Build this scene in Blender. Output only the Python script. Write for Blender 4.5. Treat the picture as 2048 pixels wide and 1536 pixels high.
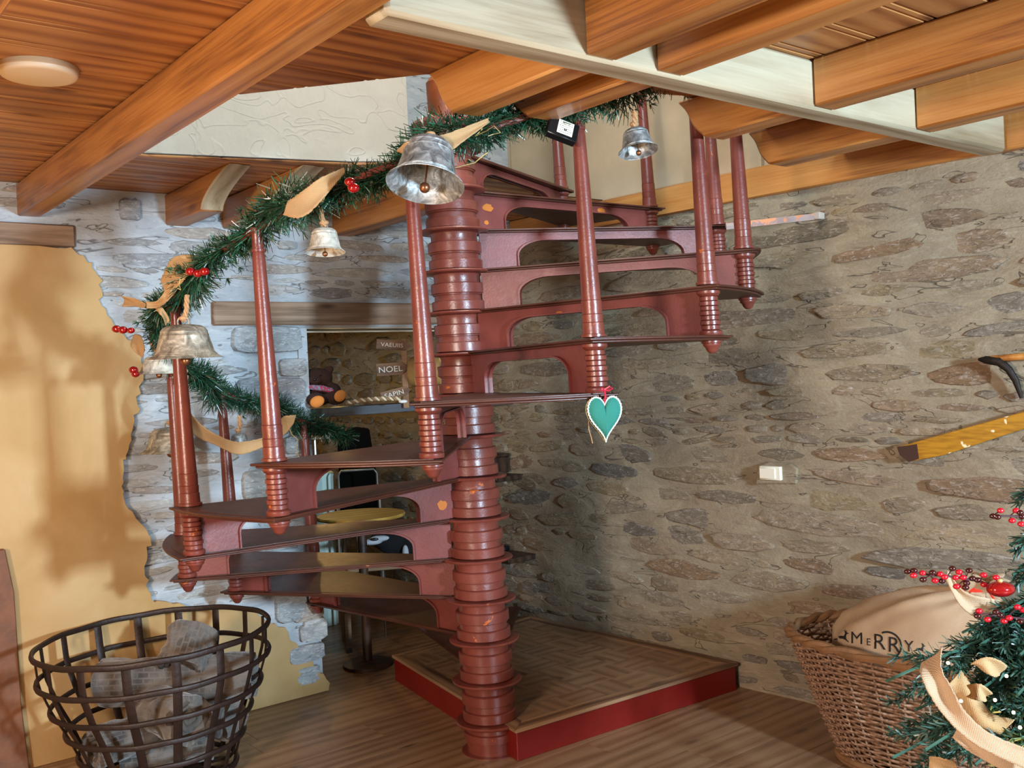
import bpy, bmesh, math, random
import numpy as np
from mathutils import Vector, Matrix
from mathutils.bvhtree import BVHTree

for o in list(bpy.data.objects): bpy.data.objects.remove(o, do_unlink=True)
SC = bpy.context.scene
COL = SC.collection
PI = math.pi
rnd = random.Random(7)

# ------------------------------------------------------------------ camera, world, lights, exposure
EYE = 1.84; FOC = 1972.0; PITCH = -0.0103; ROLL = -0.045
cam = bpy.data.cameras.new('camera'); cam.sensor_width = 36.0; cam.lens = FOC/2048*36.0
cam.clip_start = 0.05; cam.clip_end = 60
camo = bpy.data.objects.new('camera', cam); COL.objects.link(camo)
cr, sr, cp, sp = math.cos(ROLL), math.sin(ROLL), math.cos(PITCH), math.sin(PITCH)
R0 = Vector((1,0,0)); U0 = Vector((0,-sp,cp)); F0 = Vector((0,cp,sp))
Rv = R0*cr+U0*sr; Uv = R0*(-sr)+U0*cr
M = Matrix((Rv, Uv, -F0)).transposed().to_4x4(); M.translation = Vector((0,0,EYE))
camo.matrix_world = M
SC.camera = camo

SC.view_settings.view_transform = 'Standard'; SC.view_settings.look = 'None'
SC.view_settings.gamma = 1.0; SC.view_settings.use_curve_mapping = False
SC.view_settings.exposure = 0.0
world = bpy.data.worlds.new('world'); SC.world = world; world.use_nodes = True
bg = world.node_tree.nodes['Background']; bg.inputs[0].default_value = (1.0, 0.66, 0.40, 1); bg.inputs[1].default_value = 0.30

TH = math.radians(38.5); CA, SA = math.cos(TH), math.sin(TH)
def W(a, b, z=0.0): return Vector((a*CA-b*SA, a*SA+b*CA, z))
def area(name, loc, target, size, power, color, sizey=None):
    l = bpy.data.lights.new(name, 'AREA'); l.energy = power; l.color = color; l.size = size
    if sizey: l.shape = 'RECTANGLE'; l.size_y = sizey
    o = bpy.data.objects.new(name, l); COL.objects.link(o); o.location = loc
    o.rotation_euler = (Vector(target)-Vector(loc)).to_track_quat('-Z', 'Y').to_euler(); return o
def point(name, loc, power, color, r=0.05):
    l = bpy.data.lights.new(name, 'POINT'); l.energy = power; l.color = color; l.shadow_soft_size = r
    o = bpy.data.objects.new(name, l); COL.objects.link(o); o.location = loc; return o
area('window_daylight', W(2.5, -2.6, 2.10), W(1.9, 5.4, 1.3), 0.34, 585, (0.57, 0.80, 1.0), 0.42)       # daylight from behind right
area('side_window_daylight', W(-2.2, 1.0, 2.0), W(4.4, 3.0, 1.2), 0.5, 205, (1.0, 0.90, 0.82), 0.6)       # light from behind left
point('warm_lamp_glow', W(0.1, 2.8, 1.5), 55, (1.0, 0.52, 0.15), 0.3)
point('upstairs_lamp', W(2.9, 3.3, 4.3), 75, (1.0, 0.84, 0.68), 0.3)
area('upstairs_window', W(2.0, 2.0, 4.2), W(3.6, 5.4, 3.2), 0.8, 60, (0.50, 0.80, 1.0))
point('passage_lamp', W(3.3, 8.0, 1.6), 6, (1.0, 0.66, 0.28), 0.1)
sl = bpy.data.lights.new('passage_spot', 'SPOT'); sl.energy = 14; sl.color = (1.0, 0.60, 0.18); sl.spot_size = math.radians(75); sl.spot_blend = 0.35; sl.shadow_soft_size = 0.02
so_ = bpy.data.objects.new('passage_spot', sl); COL.objects.link(so_); so_.location = W(3.7, 7.3, 2.1)
so_.rotation_euler = (W(3.0, 5.5, 0)-W(3.7, 7.3, 2.1)).to_track_quat('-Z', 'Y').to_euler()
point('shelf_lamp', (-1.34, 7.55, 1.80), 3.5, (1.0, 0.66, 0.22), 0.04)

# ------------------------------------------------------------------ helpers
def ray(px, py):
    return F0 + Rv*((px-1024)/FOC) + Uv*((768-py)/FOC)
E0 = Vector((0,0,EYE))
def at(px, py, Y):
    d = ray(px, py); return E0 + d*(Y/d.y)
def atz(px, py, z):
    d = ray(px, py); return E0 + d*((z-EYE)/d.z)

def lin(c):
    return tuple((x/12.92 if x <= 0.04045 else ((x+0.055)/1.055)**2.4) for x in c)
def C(h):
    h = h.lstrip('#'); return lin(tuple(int(h[i:i+2], 16)/255 for i in (0,2,4))) + (1.0,)

class MB:
    def __init__(s): s.v = []; s.f = []; s.uv = None
    def add(s, verts, faces, M=None):
        n = len(s.v)
        s.v += [tuple(M @ Vector(p)) for p in verts] if M is not None else [tuple(p) for p in verts]
        s.f += [tuple(i+n for i in f) for f in faces]; return s
    def box(s, c, d, M=None):
        x, y, z = c; a, b, e = d[0]/2, d[1]/2, d[2]/2
        V = [(x+i*a, y+j*b, z+k*e) for k in (-1,1) for j in (-1,1) for i in (-1,1)]
        return s.add(V, [(0,2,3,1),(4,5,7,6),(0,1,5,4),(2,6,7,3),(0,4,6,2),(1,3,7,5)], M)
    def prism(s, poly, z0, z1, M=None):
        n = len(poly)
        ar = sum(poly[i][0]*poly[(i+1)%n][1]-poly[(i+1)%n][0]*poly[i][1] for i in range(n))
        if ar < 0: poly = poly[::-1]
        V = [(p[0], p[1], z0) for p in poly]+[(p[0], p[1], z1) for p in poly]
        F = [tuple(range(n-1,-1,-1)), tuple(range(n, 2*n))]+[(i, (i+1)%n, n+(i+1)%n, n+i) for i in range(n)]
        return s.add(V, F, M)
    def lathe(s, prof, seg=24, M=None, caps=True):
        V = []; F = []; n = len(prof)
        for r, z in prof:
            for k in range(seg):
                a = 2*PI*k/seg; V.append((r*math.cos(a), r*math.sin(a), z))
        for i in range(n-1):
            for k in range(seg):
                k2 = (k+1) % seg; F.append((i*seg+k, i*seg+k2, (i+1)*seg+k2, (i+1)*seg+k))
        if caps:
            if prof[0][0] > 1e-4: F.append(tuple(range(seg-1, -1, -1)))
            if prof[-1][0] > 1e-4: F.append(tuple((n-1)*seg+k for k in range(seg)))
        return s.add(V, F, M)
    def tube(s, pts, r, seg=8, closed=False, flat=1.0, up=None):
        pts = [Vector(p) for p in pts]; n = len(pts); rr = r if isinstance(r, (list, tuple)) else [r]*n
        V = []; F = []; N = None
        for i in range(n):
            if closed: t = pts[(i+1)%n]-pts[i-1]
            else: t = pts[min(i+1, n-1)]-pts[max(i-1, 0)]
            if t.length < 1e-9: t = Vector((0,0,1))
            t.normalize()
            if up is not None: N = Vector(up)
            elif N is None: N = Vector((0,0,1)) if abs(t.z) < 0.9 else Vector((1,0,0))
            N = (N-t*N.dot(t))
            if N.length < 1e-6: N = t.orthogonal()
            N.normalize(); B = t.cross(N)
            for k in range(seg):
                a = 2*PI*k/seg; V.append(pts[i]+N*(rr[i]*math.cos(a))+B*(rr[i]*flat*math.sin(a)))
        m = n if closed else n-1
        for i in range(m):
            j = (i+1) % n
            for k in range(seg):
                k2 = (k+1) % seg; F.append((i*seg+k, j*seg+k, j*seg+k2, i*seg+k2))
        if not closed:
            F.append(tuple(range(seg))); F.append(tuple((n-1)*seg+k for k in range(seg-1, -1, -1)))
        return s.add(V, F)
    def ball(s, c, r, seg=12, rings=8, M=None):
        rx, ry, rz = r if isinstance(r, (list, tuple)) else (r, r, r)
        prof = [(math.sin(PI*i/rings), -math.cos(PI*i/rings)) for i in range(rings+1)]
        prof[0] = (1e-5, -1); prof[-1] = (1e-5, 1)
        T = Matrix.Translation(Vector(c)) @ Matrix.Diagonal((rx, ry, rz, 1))
        if M is not None: T = M @ T
        return s.lathe(prof, seg, T, caps=False)
    def sheet(s, grid, th=0.0):
        nr, nc = len(grid), len(grid[0]); G = [Vector(p) for row in grid for p in row]
        F = [(i*nc+j, i*nc+j+1, (i+1)*nc+j+1, (i+1)*nc+j) for i in range(nr-1) for j in range(nc-1)]
        return s.add(G, F)
    def mesh(s, name, mats, smooth=35):
        me = bpy.data.meshes.new(name); me.from_pydata(s.v, [], s.f); me.validate(); me.update()
        for m in (mats if isinstance(mats, (list, tuple)) else [mats]): me.materials.append(m)
        if smooth:
            me.shade_smooth()
            if smooth < 180: me.set_sharp_from_angle(angle=math.radians(smooth))
        return me
    def build(s, name, mats, parent=None, loc=None, rot=None, smooth=35, bevel=0, bseg=1, **kw):
        o = bpy.data.objects.new(name, s.mesh(name, mats, smooth)); COL.objects.link(o)
        if parent: o.parent = parent
        if loc is not None: o.location = loc
        if rot is not None: o.rotation_euler = rot
        if bevel:
            b = o.modifiers.new('bevel', 'BEVEL'); b.width = bevel; b.segments = bseg; b.limit_method = 'ANGLE'; b.angle_limit = math.radians(40)
        for k, v in kw.items(): o[k] = v
        return o
def empty(name, label, cat, loc=(0,0,0), rotz=0.0, group=None, kind=None):
    o = bpy.data.objects.new(name, None); COL.objects.link(o); o.location = loc; o.rotation_euler = (0,0,rotz)
    o.empty_display_size = 0.05
    if label: o['label'] = label
    if cat: o['category'] = cat
    if group: o['group'] = group
    if kind: o['kind'] = kind
    return o
def tag(o, label, cat, group=None, kind=None):
    o['label'] = label; o['category'] = cat
    if group: o['group'] = group
    if kind: o['kind'] = kind
    return o
def solidify(o, t, off=0):
    m = o.modifiers.new('solid', 'SOLIDIFY'); m.thickness = t; m.offset = off; return o

# ------------------------------------------------------------------ materials
class NT:
    def __init__(s, name):
        s.m = bpy.data.materials.new(name); s.m.use_nodes = True; s.t = s.m.node_tree; s.b = s.t.nodes['Principled BSDF']
    def n(s, typ, **kw):
        x = s.t.nodes.new(typ)
        for k, v in kw.items():
            if k.startswith('i_'):
                key = k[2:]; key = int(key) if key.isdigit() else key.replace('_', ' ')
                s.link(v, x.inputs[key])
            else: setattr(x, k, v)
        return x
    def link(s, v, inp):
        if isinstance(v, bpy.types.NodeSocket): s.t.links.new(v, inp)
        elif isinstance(v, bpy.types.Node): s.t.links.new(v.outputs[0], inp)
        else: inp.default_value = v
    def set(s, k, v): s.link(v, s.b.inputs[k]); return s
    def ramp(s, fac, stops, interp='LINEAR'):
        r = s.t.nodes.new('ShaderNodeValToRGB'); r.color_ramp.interpolation = interp; e = r.color_ramp.elements
        while len(e) < len(stops): e.new(0.5)
        for i, (p, c) in enumerate(stops): e[i].position = p; e[i].color = c if isinstance(c, tuple) and len(c) == 4 else C(c)
        s.link(fac, r.inputs[0]); return r.outputs[0]
    def noise(s, vec, scale, detail=3, dist=0.0, rough=0.5):
        x = s.n('ShaderNodeTexNoise'); s.link(vec, x.inputs['Vector']); x.inputs['Scale'].default_value = scale
        x.inputs['Detail'].default_value = detail; x.inputs['Distortion'].default_value = dist; x.inputs['Roughness'].default_value = rough
        return x.outputs[0]
    def mix(s, fac, a, b, mode='MIX'):
        x = s.t.nodes.new('ShaderNodeMix'); x.data_type = 'RGBA'; x.blend_type = mode
        s.link(fac, x.inputs[0]); s.link(a, x.inputs[6]); s.link(b, x.inputs[7]); return x.outputs[2]
    def math(s, op, a, b=0.0, clamp=False):
        x = s.t.nodes.new('ShaderNodeMath'); x.operation = op; x.use_clamp = clamp; s.link(a, x.inputs[0]); s.link(b, x.inputs[1]); return x.outputs[0]
    def mapping(s, vec, scale=(1,1,1), loc=(0,0,0), rot=(0,0,0)):
        x = s.t.nodes.new('ShaderNodeMapping'); s.link(vec, x.inputs['Vector']); x.inputs['Scale'].default_value = scale
        s.link(loc, x.inputs['Location']); x.inputs['Rotation'].default_value = rot; return x.outputs[0]
    def coord(s, kind='Object'): return s.t.nodes.new('ShaderNodeTexCoord').outputs[kind]
    def pos(s): return s.t.nodes.new('ShaderNodeNewGeometry').outputs['Position']
    def island(s): return s.t.nodes.new('ShaderNodeNewGeometry').outputs['Random Per Island']
    def orand(s): return s.t.nodes.new('ShaderNodeObjectInfo').outputs['Random']
    def bump(s, h, strength=0.5, dist=0.01):
        x = s.t.nodes.new('ShaderNodeBump'); s.link(h, x.inputs['Height']); x.inputs['Strength'].default_value = strength
        x.inputs['Distance'].default_value = dist; s.t.links.new(x.outputs[0], s.b.inputs['Normal']); return s
def plain(name, col, rough=0.6, metal=0.0, var=0.0, bump=0.0, bscale=60, emit=None, estr=1.0, coat=0.0, spec=0.5):
    t = NT(name); c = C(col)
    if var:
        nz = t.noise(t.coord(), 8, 4)
        t.set('Base Color', t.mix(t.ramp(nz, [(0.35, (0,0,0,1)), (0.7, (1,1,1,1))]), c, tuple(x*(1-var) for x in c[:3])+(1,)))
    else: t.set('Base Color', c)
    t.set('Roughness', rough); t.set('Metallic', metal); t.set('Specular IOR Level', spec)
    if coat: t.set('Coat Weight', coat)
    if bump: t.bump(t.noise(t.coord(), bscale, 4), bump, 0.005)
    if emit: t.set('Emission Color', C(emit)); t.set('Emission Strength', estr)
    return t.m
def wood(name, dark, mid, light, rough=0.45, knots=True, sx=1.0, grain=1.0, vary=0.25, coat=0.0):
    t = NT(name); r = t.orand(); off = t.n('ShaderNodeCombineXYZ'); 
    for i in range(3): t.link(t.math('MULTIPLY', r, (37.0, 91.0, 53.0)[i]), off.inputs[i])
    v = t.mapping(t.coord(), (1.0*sx, 9, 9), off.outputs[0])
    n1 = t.noise(v, 1.6, 5, 1.2, 0.55)
    v2 = t.mapping(t.coord(), (2.2*sx, 70, 70), off.outputs[0])
    n2 = t.noise(v2, 1.5, 3, 0.6)
    v3 = t.mapping(t.coord(), (0.35*sx, 1.7, 1.7), off.outputs[0])
    wv = t.n('ShaderNodeTexWave', wave_type='BANDS', bands_direction='Y'); t.link(v3, wv.inputs['Vector'])
    wv.inputs['Scale'].default_value = 2.2; wv.inputs['Distortion'].default_value = 7.0; wv.inputs['Detail'].default_value = 2.5; wv.inputs['Detail Scale'].default_value = 0.9
    g = t.math('ADD', t.math('MULTIPLY', n1, 0.62), t.math('MULTIPLY', wv.outputs[1], 0.38))
    g = t.math('ADD', t.math('MULTIPLY', g, 1-0.2*grain), t.math('MULTIPLY', n2, 0.2*grain))
    col = t.ramp(g, [(0.28, dark), (0.45, mid), (0.72, light)])
    if knots:
        vo = t.n('ShaderNodeTexVoronoi'); t.link(t.mapping(t.coord(), (2.6*sx, 7, 7), off.outputs[0]), vo.inputs['Vector']); vo.inputs['Scale'].default_value = 0.9
        k = t.ramp(vo.outputs['Distance'], [(0.05, (1,1,1,1)), (0.17, (0,0,0,1))])
        col = t.mix(k, col, tuple(x*0.55 for x in C(dark)[:3])+(1,))
    br = t.math('ADD', t.math('MULTIPLY', r, vary), 1-vary/2)
    hs = t.n('ShaderNodeHueSaturation'); t.link(col, hs.inputs['Color']); t.link(br, hs.inputs['Value'])
    t.set('Base Color', hs.outputs[0]); t.set('Roughness', rough); t.set('Coat Weight', coat)
    t.bump(t.math('ADD', t.math('MULTIPLY', n2, grain), t.math('MULTIPLY', n1, 0.5)), 0.2, 0.004)
    return t.m
def contour(t, p, scale, w, seedv=0.0):
    n = t.noise(t.mapping(p, (1, 1, 3.6), (seedv, seedv, seedv)), scale, 3, 0.6, 0.55)
    d = t.math('ABSOLUTE', t.math('SUBTRACT', t.math('FRACT', t.math('MULTIPLY', n, 4.0)), 0.5))
    return t.ramp(d, [(w*0.35, (1,1,1,1)), (w, (0,0,0,1))])
def stone_mat(name, cols, rand='obj', scale=1.0, rough=0.85, bump=0.5, dark='#332a22', pale='#b9ada0'):
    t = NT(name); r = t.orand() if rand == 'obj' else t.island()
    n = len(cols); base = t.ramp(r, [((i+0.5)/n, c) for i, c in enumerate(cols)], 'LINEAR')
    p = t.mapping(t.pos(), (1,1,3.2))
    n1 = t.noise(p, 6*scale, 6, 1.8, 0.6); n2 = t.noise(p, 24*scale, 6, 1.2, 0.62); cn = contour(t, t.pos(), 3.6, 0.035, 3.0)
    col = t.mix(t.math('MULTIPLY', t.ramp(n1, [(0.35, (0,0,0,1)), (0.68, (1,1,1,1))]), 0.45), base, C(dark))
    col = t.mix(t.math('MULTIPLY', t.ramp(n2, [(0.52, (0,0,0,1)), (0.68, (1,1,1,1))]), 0.6), col, C(pale))
    col = t.mix(t.math('MULTIPLY', cn, 0.45), col, C(dark))
    t.set('Base Color', col); t.set('Roughness', rough)
    t.bump(t.math('SUBTRACT', t.math('ADD', n1, t.math('MULTIPLY', n2, 0.8)), t.math('MULTIPLY', cn, 0.5)), bump, 0.02); return t.m
def mortar_mat(name, a, b, dark='#4a4036', pale='#a89a88'):
    t = NT(name); p = t.mapping(t.pos(), (1,1,2.2)); n1 = t.noise(p, 4, 6, 1.0); n2 = t.noise(p, 55, 5, 0.4)
    cn = contour(t, t.pos(), 2.4, 0.03); n3 = t.noise(t.mapping(t.pos(), (1,1,4.5)), 7, 5, 2.0, 0.6)
    col = t.mix(t.ramp(n1, [(0.35, (0,0,0,1)), (0.65, (1,1,1,1))]), C(a), C(b))
    col = t.mix(t.math('MULTIPLY', t.ramp(n3, [(0.55, (0,0,0,1)), (0.7, (1,1,1,1))]), 0.5), col, C(pale))
    col = t.mix(t.math('MULTIPLY', t.ramp(n3, [(0.3, (1,1,1,1)), (0.42, (0,0,0,1))]), 0.35), col, C(dark))
    col = t.mix(t.math('MULTIPLY', cn, 0.7), col, C(dark))
    t.set('Base Color', col); t.set('Roughness', 0.92)
    h = t.math('SUBTRACT', t.math('ADD', t.math('MULTIPLY', n1, 1.2), t.math('MULTIPLY', n2, 0.3)), t.math('MULTIPLY', cn, 0.6))
    t.bump(h, 0.6, 0.02); return t.m

MAT = {}
MAT['ceil'] = wood('honey_pine_boards', '#83502b', '#9e683a', '#b27e4b', 0.5, vary=0.22, grain=0.3)
MAT['beam'] = wood('orange_pine_beam', '#744420', '#a56a31', '#ba8247', 0.42, sx=0.8, vary=0.14, coat=0.1, grain=1.7)
MAT['pale'] = wood('bleached_pine', '#857256', '#a08f74', '#b3a78d', 0.55, knots=False, vary=0.05)
MAT['floor'] = wood('oak_floor', '#75573d', '#8a684b', '#997859', 0.4, vary=0.14, coat=0.05)
MAT['oldwood'] = wood('old_brown_wood', '#4a3425', '#7d5b40', '#a07d5c', 0.7, sx=0.7, vary=0.1)
MAT['weather'] = wood('weathered_lintel', '#6f5844', '#9a806a', '#b39b84', 0.8, sx=0.8, vary=0.05)
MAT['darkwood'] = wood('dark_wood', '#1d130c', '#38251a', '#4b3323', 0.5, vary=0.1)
MAT['greywood'] = wood('grey_shelf_wood', '#24262a', '#40444a', '#5c6067', 0.5, knots=False, vary=0.05)
MAT['mortarR'] = mortar_mat('beige_mortar', '#84755f', '#95866e')
MAT['mortarL'] = mortar_mat('grey_mortar', '#a0a7ad', '#b4b9bd', '#56524f', '#c6cbcd')
RC = ['#80705a','#93805f','#85796a','#75664f','#a18c70','#7d7263','#86684a','#9c8b74','#6c645a','#8f7f68']
LC = ['#a3a5a6','#b2b2ae','#93979a','#aba298','#a5abae','#b3aea4','#8f9398','#bbbdbb','#a8998a','#9ea4a9']
MAT['stoneR'] = stone_mat('brown_schist', RC); MAT['stoneRs'] = stone_mat('brown_schist_small', RC, 'isl')
MAT['stoneL'] = stone_mat('grey_schist', LC, bump=0.5, dark='#5c5854', pale='#dcdedc'); MAT['stoneLs'] = stone_mat('grey_schist_small', LC, 'isl', bump=0.5, dark='#5c5854', pale='#dcdedc')
def iron_paint(name, base, dark, chip, rough=0.33, amount=0.66):
    t = NT(name); p = t.pos(); n1 = t.noise(p, 6, 5, 0.5); n2 = t.noise(p, 17, 6, 0.8, 0.65)
    col = t.mix(t.ramp(n1, [(0.3, (0,0,0,1)), (0.7, (1,1,1,1))]), C(base), C(dark))
    k = t.ramp(n2, [(amount, (0,0,0,1)), (amount+0.03, (1,1,1,1))]); col = t.mix(k, col, C(chip))
    t.set('Base Color', col); t.set('Roughness', t.math('ADD', t.math('MULTIPLY', n2, 0.25), rough-0.1))
    t.bump(t.math('ADD', t.math('MULTIPLY', n2, 0.5), t.noise(p, 90, 3)), 0.18, 0.004); return t.m
MAT['red'] = iron_paint('red_oxide_paint', '#7b3d31', '#632c24', '#c2621f', 0.30, 0.66)
MAT['redp'] = iron_paint('red_oxide_panel', '#7c3c36', '#69302a', '#d9832c', 0.42, 0.74)
MAT['tread'] = iron_paint('worn_tread_paint', '#532a1c', '#3f1f17', '#9a5626', 0.42, 0.70)
MAT['rust'] = iron_paint('worn_orange_iron', '#a34c1c', '#5e2a16', '#c8661f', 0.5, 0.6)
MAT['boardred'] = plain('red_painted_board', '#74140e', 0.4, var=0.15)
MAT['white'] = plain('white_plastic', '#e9e2cf', 0.4)
MAT['black'] = plain('black_plastic', '#101214', 0.3)
# ------------------------------------------------------------------ walls
BW = 5.354                                             # left wall stands on the line b = BW, faces -b
CORN = Vector((0.071, 6.856, 0)); DR = Vector((math.sin(math.radians(42)), -math.cos(math.radians(42)), 0)); NR = Vector((-DR.y, DR.x, 0))*-1
if NR.dot(Vector((-1,-1,0))) < 0: NR = -NR
ZW = 2.735
def frL():  return (W(0, BW), Vector((CA, SA, 0)), Vector((SA, -CA, 0)))     # s = a
def frR():  return (CORN, DR, NR)                                            # s = distance from the corner
def onplane(px, py, fr):
    o, sd, nd = fr; d = ray(px, py); t = (o-E0).dot(nd)/d.dot(nd); P = E0+d*t; return ((P-o).dot(sd), P.z)
def onL(px, py): return onplane(px, py, frL())
def onR(px, py): return onplane(px, py, frR())
def pt(fr, s, z, n=0.0): return fr[0]+fr[1]*s+Vector((0,0,z))+fr[2]*n
def frM(fr, s=0, z=0, n=0):                              # local x along wall, y up, z out of the wall
    m = Matrix((fr[1], Vector((0,0,1)), fr[2])).transposed().to_4x4(); m.translation = pt(fr, s, z, n); return m

def hR(s, z): return 0.016*math.sin(2.1*s+1.3*z)+0.010*math.sin(5.3*s-3.1*z+1)+0.006*math.sin(11*s+9*z)
def hL(s, z): return 0.012*math.sin(2.7*s-1.9*z+2)+0.007*math.sin(7.3*s+4.1*z)
def wall_face(name, fr, s0, s1, z0, z1, h, mat, thick, holes=()):
    mb = MB(); ns = max(2, int((s1-s0)/0.07)); nz = max(2, int((z1-z0)/0.07))
    grid = [[pt(fr, s0+(s1-s0)*i/ns, z0+(z1-z0)*j/nz, h(s0+(s1-s0)*i/ns, z0+(z1-z0)*j/nz)) for i in range(ns+1)] for j in range(nz+1)]
    mb.sheet(grid)
    c = (s0+s1)/2; mb.box((c, (z0+z1)/2, -thick/2-0.03), (s1-s0, z1-z0, thick), frM(fr))
    return mb
def protos(mat, n=9, pointy=0.5, seed=1, boxy=None, inset=(0.93, 0.86)):
    r = random.Random(seed); out = []
    for q in range(n):
        k = 13; e = r.uniform(0.5, 1.1) if boxy is None else boxy
        ring = []; sk = r.uniform(-.35, .35)
        for i in range(k):
            a = 2*PI*(i+r.uniform(-.3,.3))/k; c, s_ = math.cos(a), math.sin(a)
            x = math.copysign(abs(c)**e, c); y = math.copysign(abs(s_)**e, s_)
            y = y*(1-pointy*abs(x)**2*r.uniform(0.3, 1.0))*(r.uniform(0.72, 1.05) if boxy is None else r.uniform(.93, 1))+sk*x*(1-abs(x))*(boxy is None); rr = r.uniform(0.84, 1.0) if boxy is None else r.uniform(.96, 1)
            ring.append((x*rr, y))
        V = [(x, y, -1.5) for x, y in ring]+[(x, y, 0.2) for x, y in ring]+[(x*inset[0], y*inset[1], r.uniform(0.6, 1.0)) for x, y in ring]+[(r.uniform(-.2,.2), 0, 1.0)]
        F = []
        for i in range(k):
            j = (i+1) % k; F += [(i, j, k+j, k+i), (k+i, k+j, 2*k+j, 2*k+i), (2*k+i, 2*k+j, 3*k)]
        mb = MB(); mb.add(V, F); out.append((mb, mb.mesh('stone', mat, 60)))
    return out
EXTRA = []
def lay_stones(parent, fr, s0, s1, z0, z1, rowh, asp, gap, keep, h, prot, matS, depth, nmax, seed, tilt=0.04, name='stone', extra=()):
    r = random.Random(seed); L = []
    z = z0
    while z < z1:
        rh = r.uniform(*rowh); s = s0-r.uniform(0, .3)
        while s < s1:
            hh = rh*r.uniform(0.65, 1.1); l = hh*r.uniform(*asp); 
            cs = s+l/2; cz = z+rh/2+0.02*math.sin(cs*2.3+z*1.7)
            if keep(cs, cz, l, hh) and r.random() < 0.94: L.append((cs, cz, l, hh, r.gauss(0, tilt), depth*r.uniform(0.5, 1.25), r.randrange(len(prot)), r.random() < .5))
            s += l+gap*r.uniform(0.5, 2.0)
        z += rh+gap*r.uniform(0.4, 1.1)
    L = [e+(0,)*(8-len(e)) for e in extra]+sorted(L, key=lambda e: -e[2]*e[3])
    base = frM(fr)
    stuff = MB()
    for i, (cs, cz, l, hh, tl, dp, q, fl) in enumerate(L):
        pr_ = EXTRA if i < len(extra) and q < len(EXTRA) else prot
        T = frM(fr, cs, cz, h(cs, cz)) @ Matrix.Rotation(tl, 4, 'Z') @ Matrix.Diagonal((l/2*(-1 if fl else 1), hh/2*(1 if not fl else -1), dp, 1))
        if i < nmax:
            o = bpy.data.objects.new(name, pr_[q][1]); COL.objects.link(o); o.parent = parent; o.matrix_local = T
        else: stuff.add(prot[q][0].v, prot[q][0].f, T)
    if stuff.v: stuff.build('small_stone_infill', matS, parent, smooth=50, kind='stuff')

# right wall, continuing past the corner into the passage
mb = wall_face('w', frR(), -4.2, 7.2, 0, ZW, hR, MAT['mortarR'], 0.35)
wallR = mb.build('wall_right', MAT['mortarR'], smooth=60, kind='structure')
pR = protos(MAT['stoneR'], 10, 0.45, 3)
swx, swz = onR(1548, 945)
def keepR(s, z, l, hh):
    if z+hh/2 > ZW-0.01 or z < 0.02: return False
    if s < 1.6 and z < 0.2 and s > 0: pass
    return not (abs(s-swx) < 0.09+l/2 and abs(z-swz) < 0.06+hh/2)
lay_stones(wallR, frR(), -0.05, 4.3, 0.02, ZW, (0.035, 0.125), (2.2, 8.0), 0.009, keepR, hR, pR, MAT['stoneRs'], 0.007, 290, 11, 0.05)
rub = empty('passage_stone_wall', None, None, kind='structure'); rub.name = 'wall_passage'
lay_stones(rub, frR(), -3.6, -0.1, 0.02, ZW, (0.07, 0.14), (1.3, 3.2), 0.02, keepR, hR, pR, MAT['stoneRs'], 0.02, 230, 12, 0.08)

# left wall with the passage opening
OPA0, OPA1, OPZ = 2.69, 4.36, 2.17
mb = MB()
for (s0, s1, z0, z1) in ((-2.0, OPA0, 0, 2.9), (OPA0, 4.50, OPZ, 2.9)):
    q = wall_face('w', frL(), s0, s1, z0, z1, hL, None, 0.38); mb.add(q.v, q.f)
wallL = mb.build('wall_left', MAT['mortarL'], smooth=60, kind='structure')
pL = protos(MAT['stoneL'], 10, 0.35, 5)
EXTRA += protos(MAT['stoneL'], 10, 0.0, 9, boxy=0.42, inset=(0.95, 0.93))
YP = [(0,490),(100,494),(150,505),(180,525),(197,560),(198,600),(215,640),(245,670),(275,700),(282,740),(272,775),(278,820),(262,850),(255,890),(243,930),(240,975),(246,1010),(275,1045),(298,1070),(290,1105),(285,1150),(293,1185),(310,1200),(350,1202),(395,1218),(425,1212),(470,1212),(505,1225),(540,1245),(570,1262),(592,1290),(610,1312),(640,1345),(655,1362),(650,1384)]
YPs = [onL(*p) for p in YP]
r_ = random.Random(4); poly = []
for i in range(len(YPs)-1):
    a, b = YPs[i], YPs[i+1]
    for j in range(4):
        t = j/4; k = 0.008 if i else 0; poly.append((a[0]+(b[0]-a[0])*t+r_.gauss(0, k), a[1]+(b[1]-a[1])*t+r_.gauss(0, k)))
poly.append((YPs[-1][0], 0.002)); poly += [(-2.0, 0.002), (-2.0, YPs[0][1])]
def inpoly(x, y, P):
    c = False; n = len(P)
    for i in range(n):
        x1, y1 = P[i]; x2, y2 = P[i-1]
        if (y1 > y) != (y2 > y) and x < (x2-x1)*(y-y1)/(y2-y1)+x1: c = not c
    return c
def blockrect(p0, p1): 
    s0, za = onL(*p0); s1, zb = onL(*p1); return (min(s0,s1), max(s0,s1), min(za,zb), max(za,zb))
BL = [blockrect((236,398),(280,443)), blockrect((462,652),(606,704)), blockrect((556,717),(613,752)), blockrect((470,757),(613,815)), blockrect((482,942),(560,1000)),
      blockrect((545,1190),(612,1235)), blockrect((600,1240),(650,1275)), blockrect((556,480),(590,500))]
LINT = (2.135, 4.38, 2.185, 2.32)
OLDB = (-1.0, 1.425, 2.585, 2.70)
def keepL(s, z, l, hh):
    if z+hh/2 > 2.9 or s+l/2 > 4.33: return False
    if s+l/2 > OPA0-0.01 and z-hh/2 < OPZ: return False
    for (a, b, c, d) in BL+[LINT, OLDB]:
        if a-0.012-l/2 < s < b+0.012+l/2 and c-0.008-hh/2 < z < d+0.008+hh/2: return False
    if inpoly(s-l*0.3, z, poly) and inpoly(s+l*0.35, z, poly): return False
    return True
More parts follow.
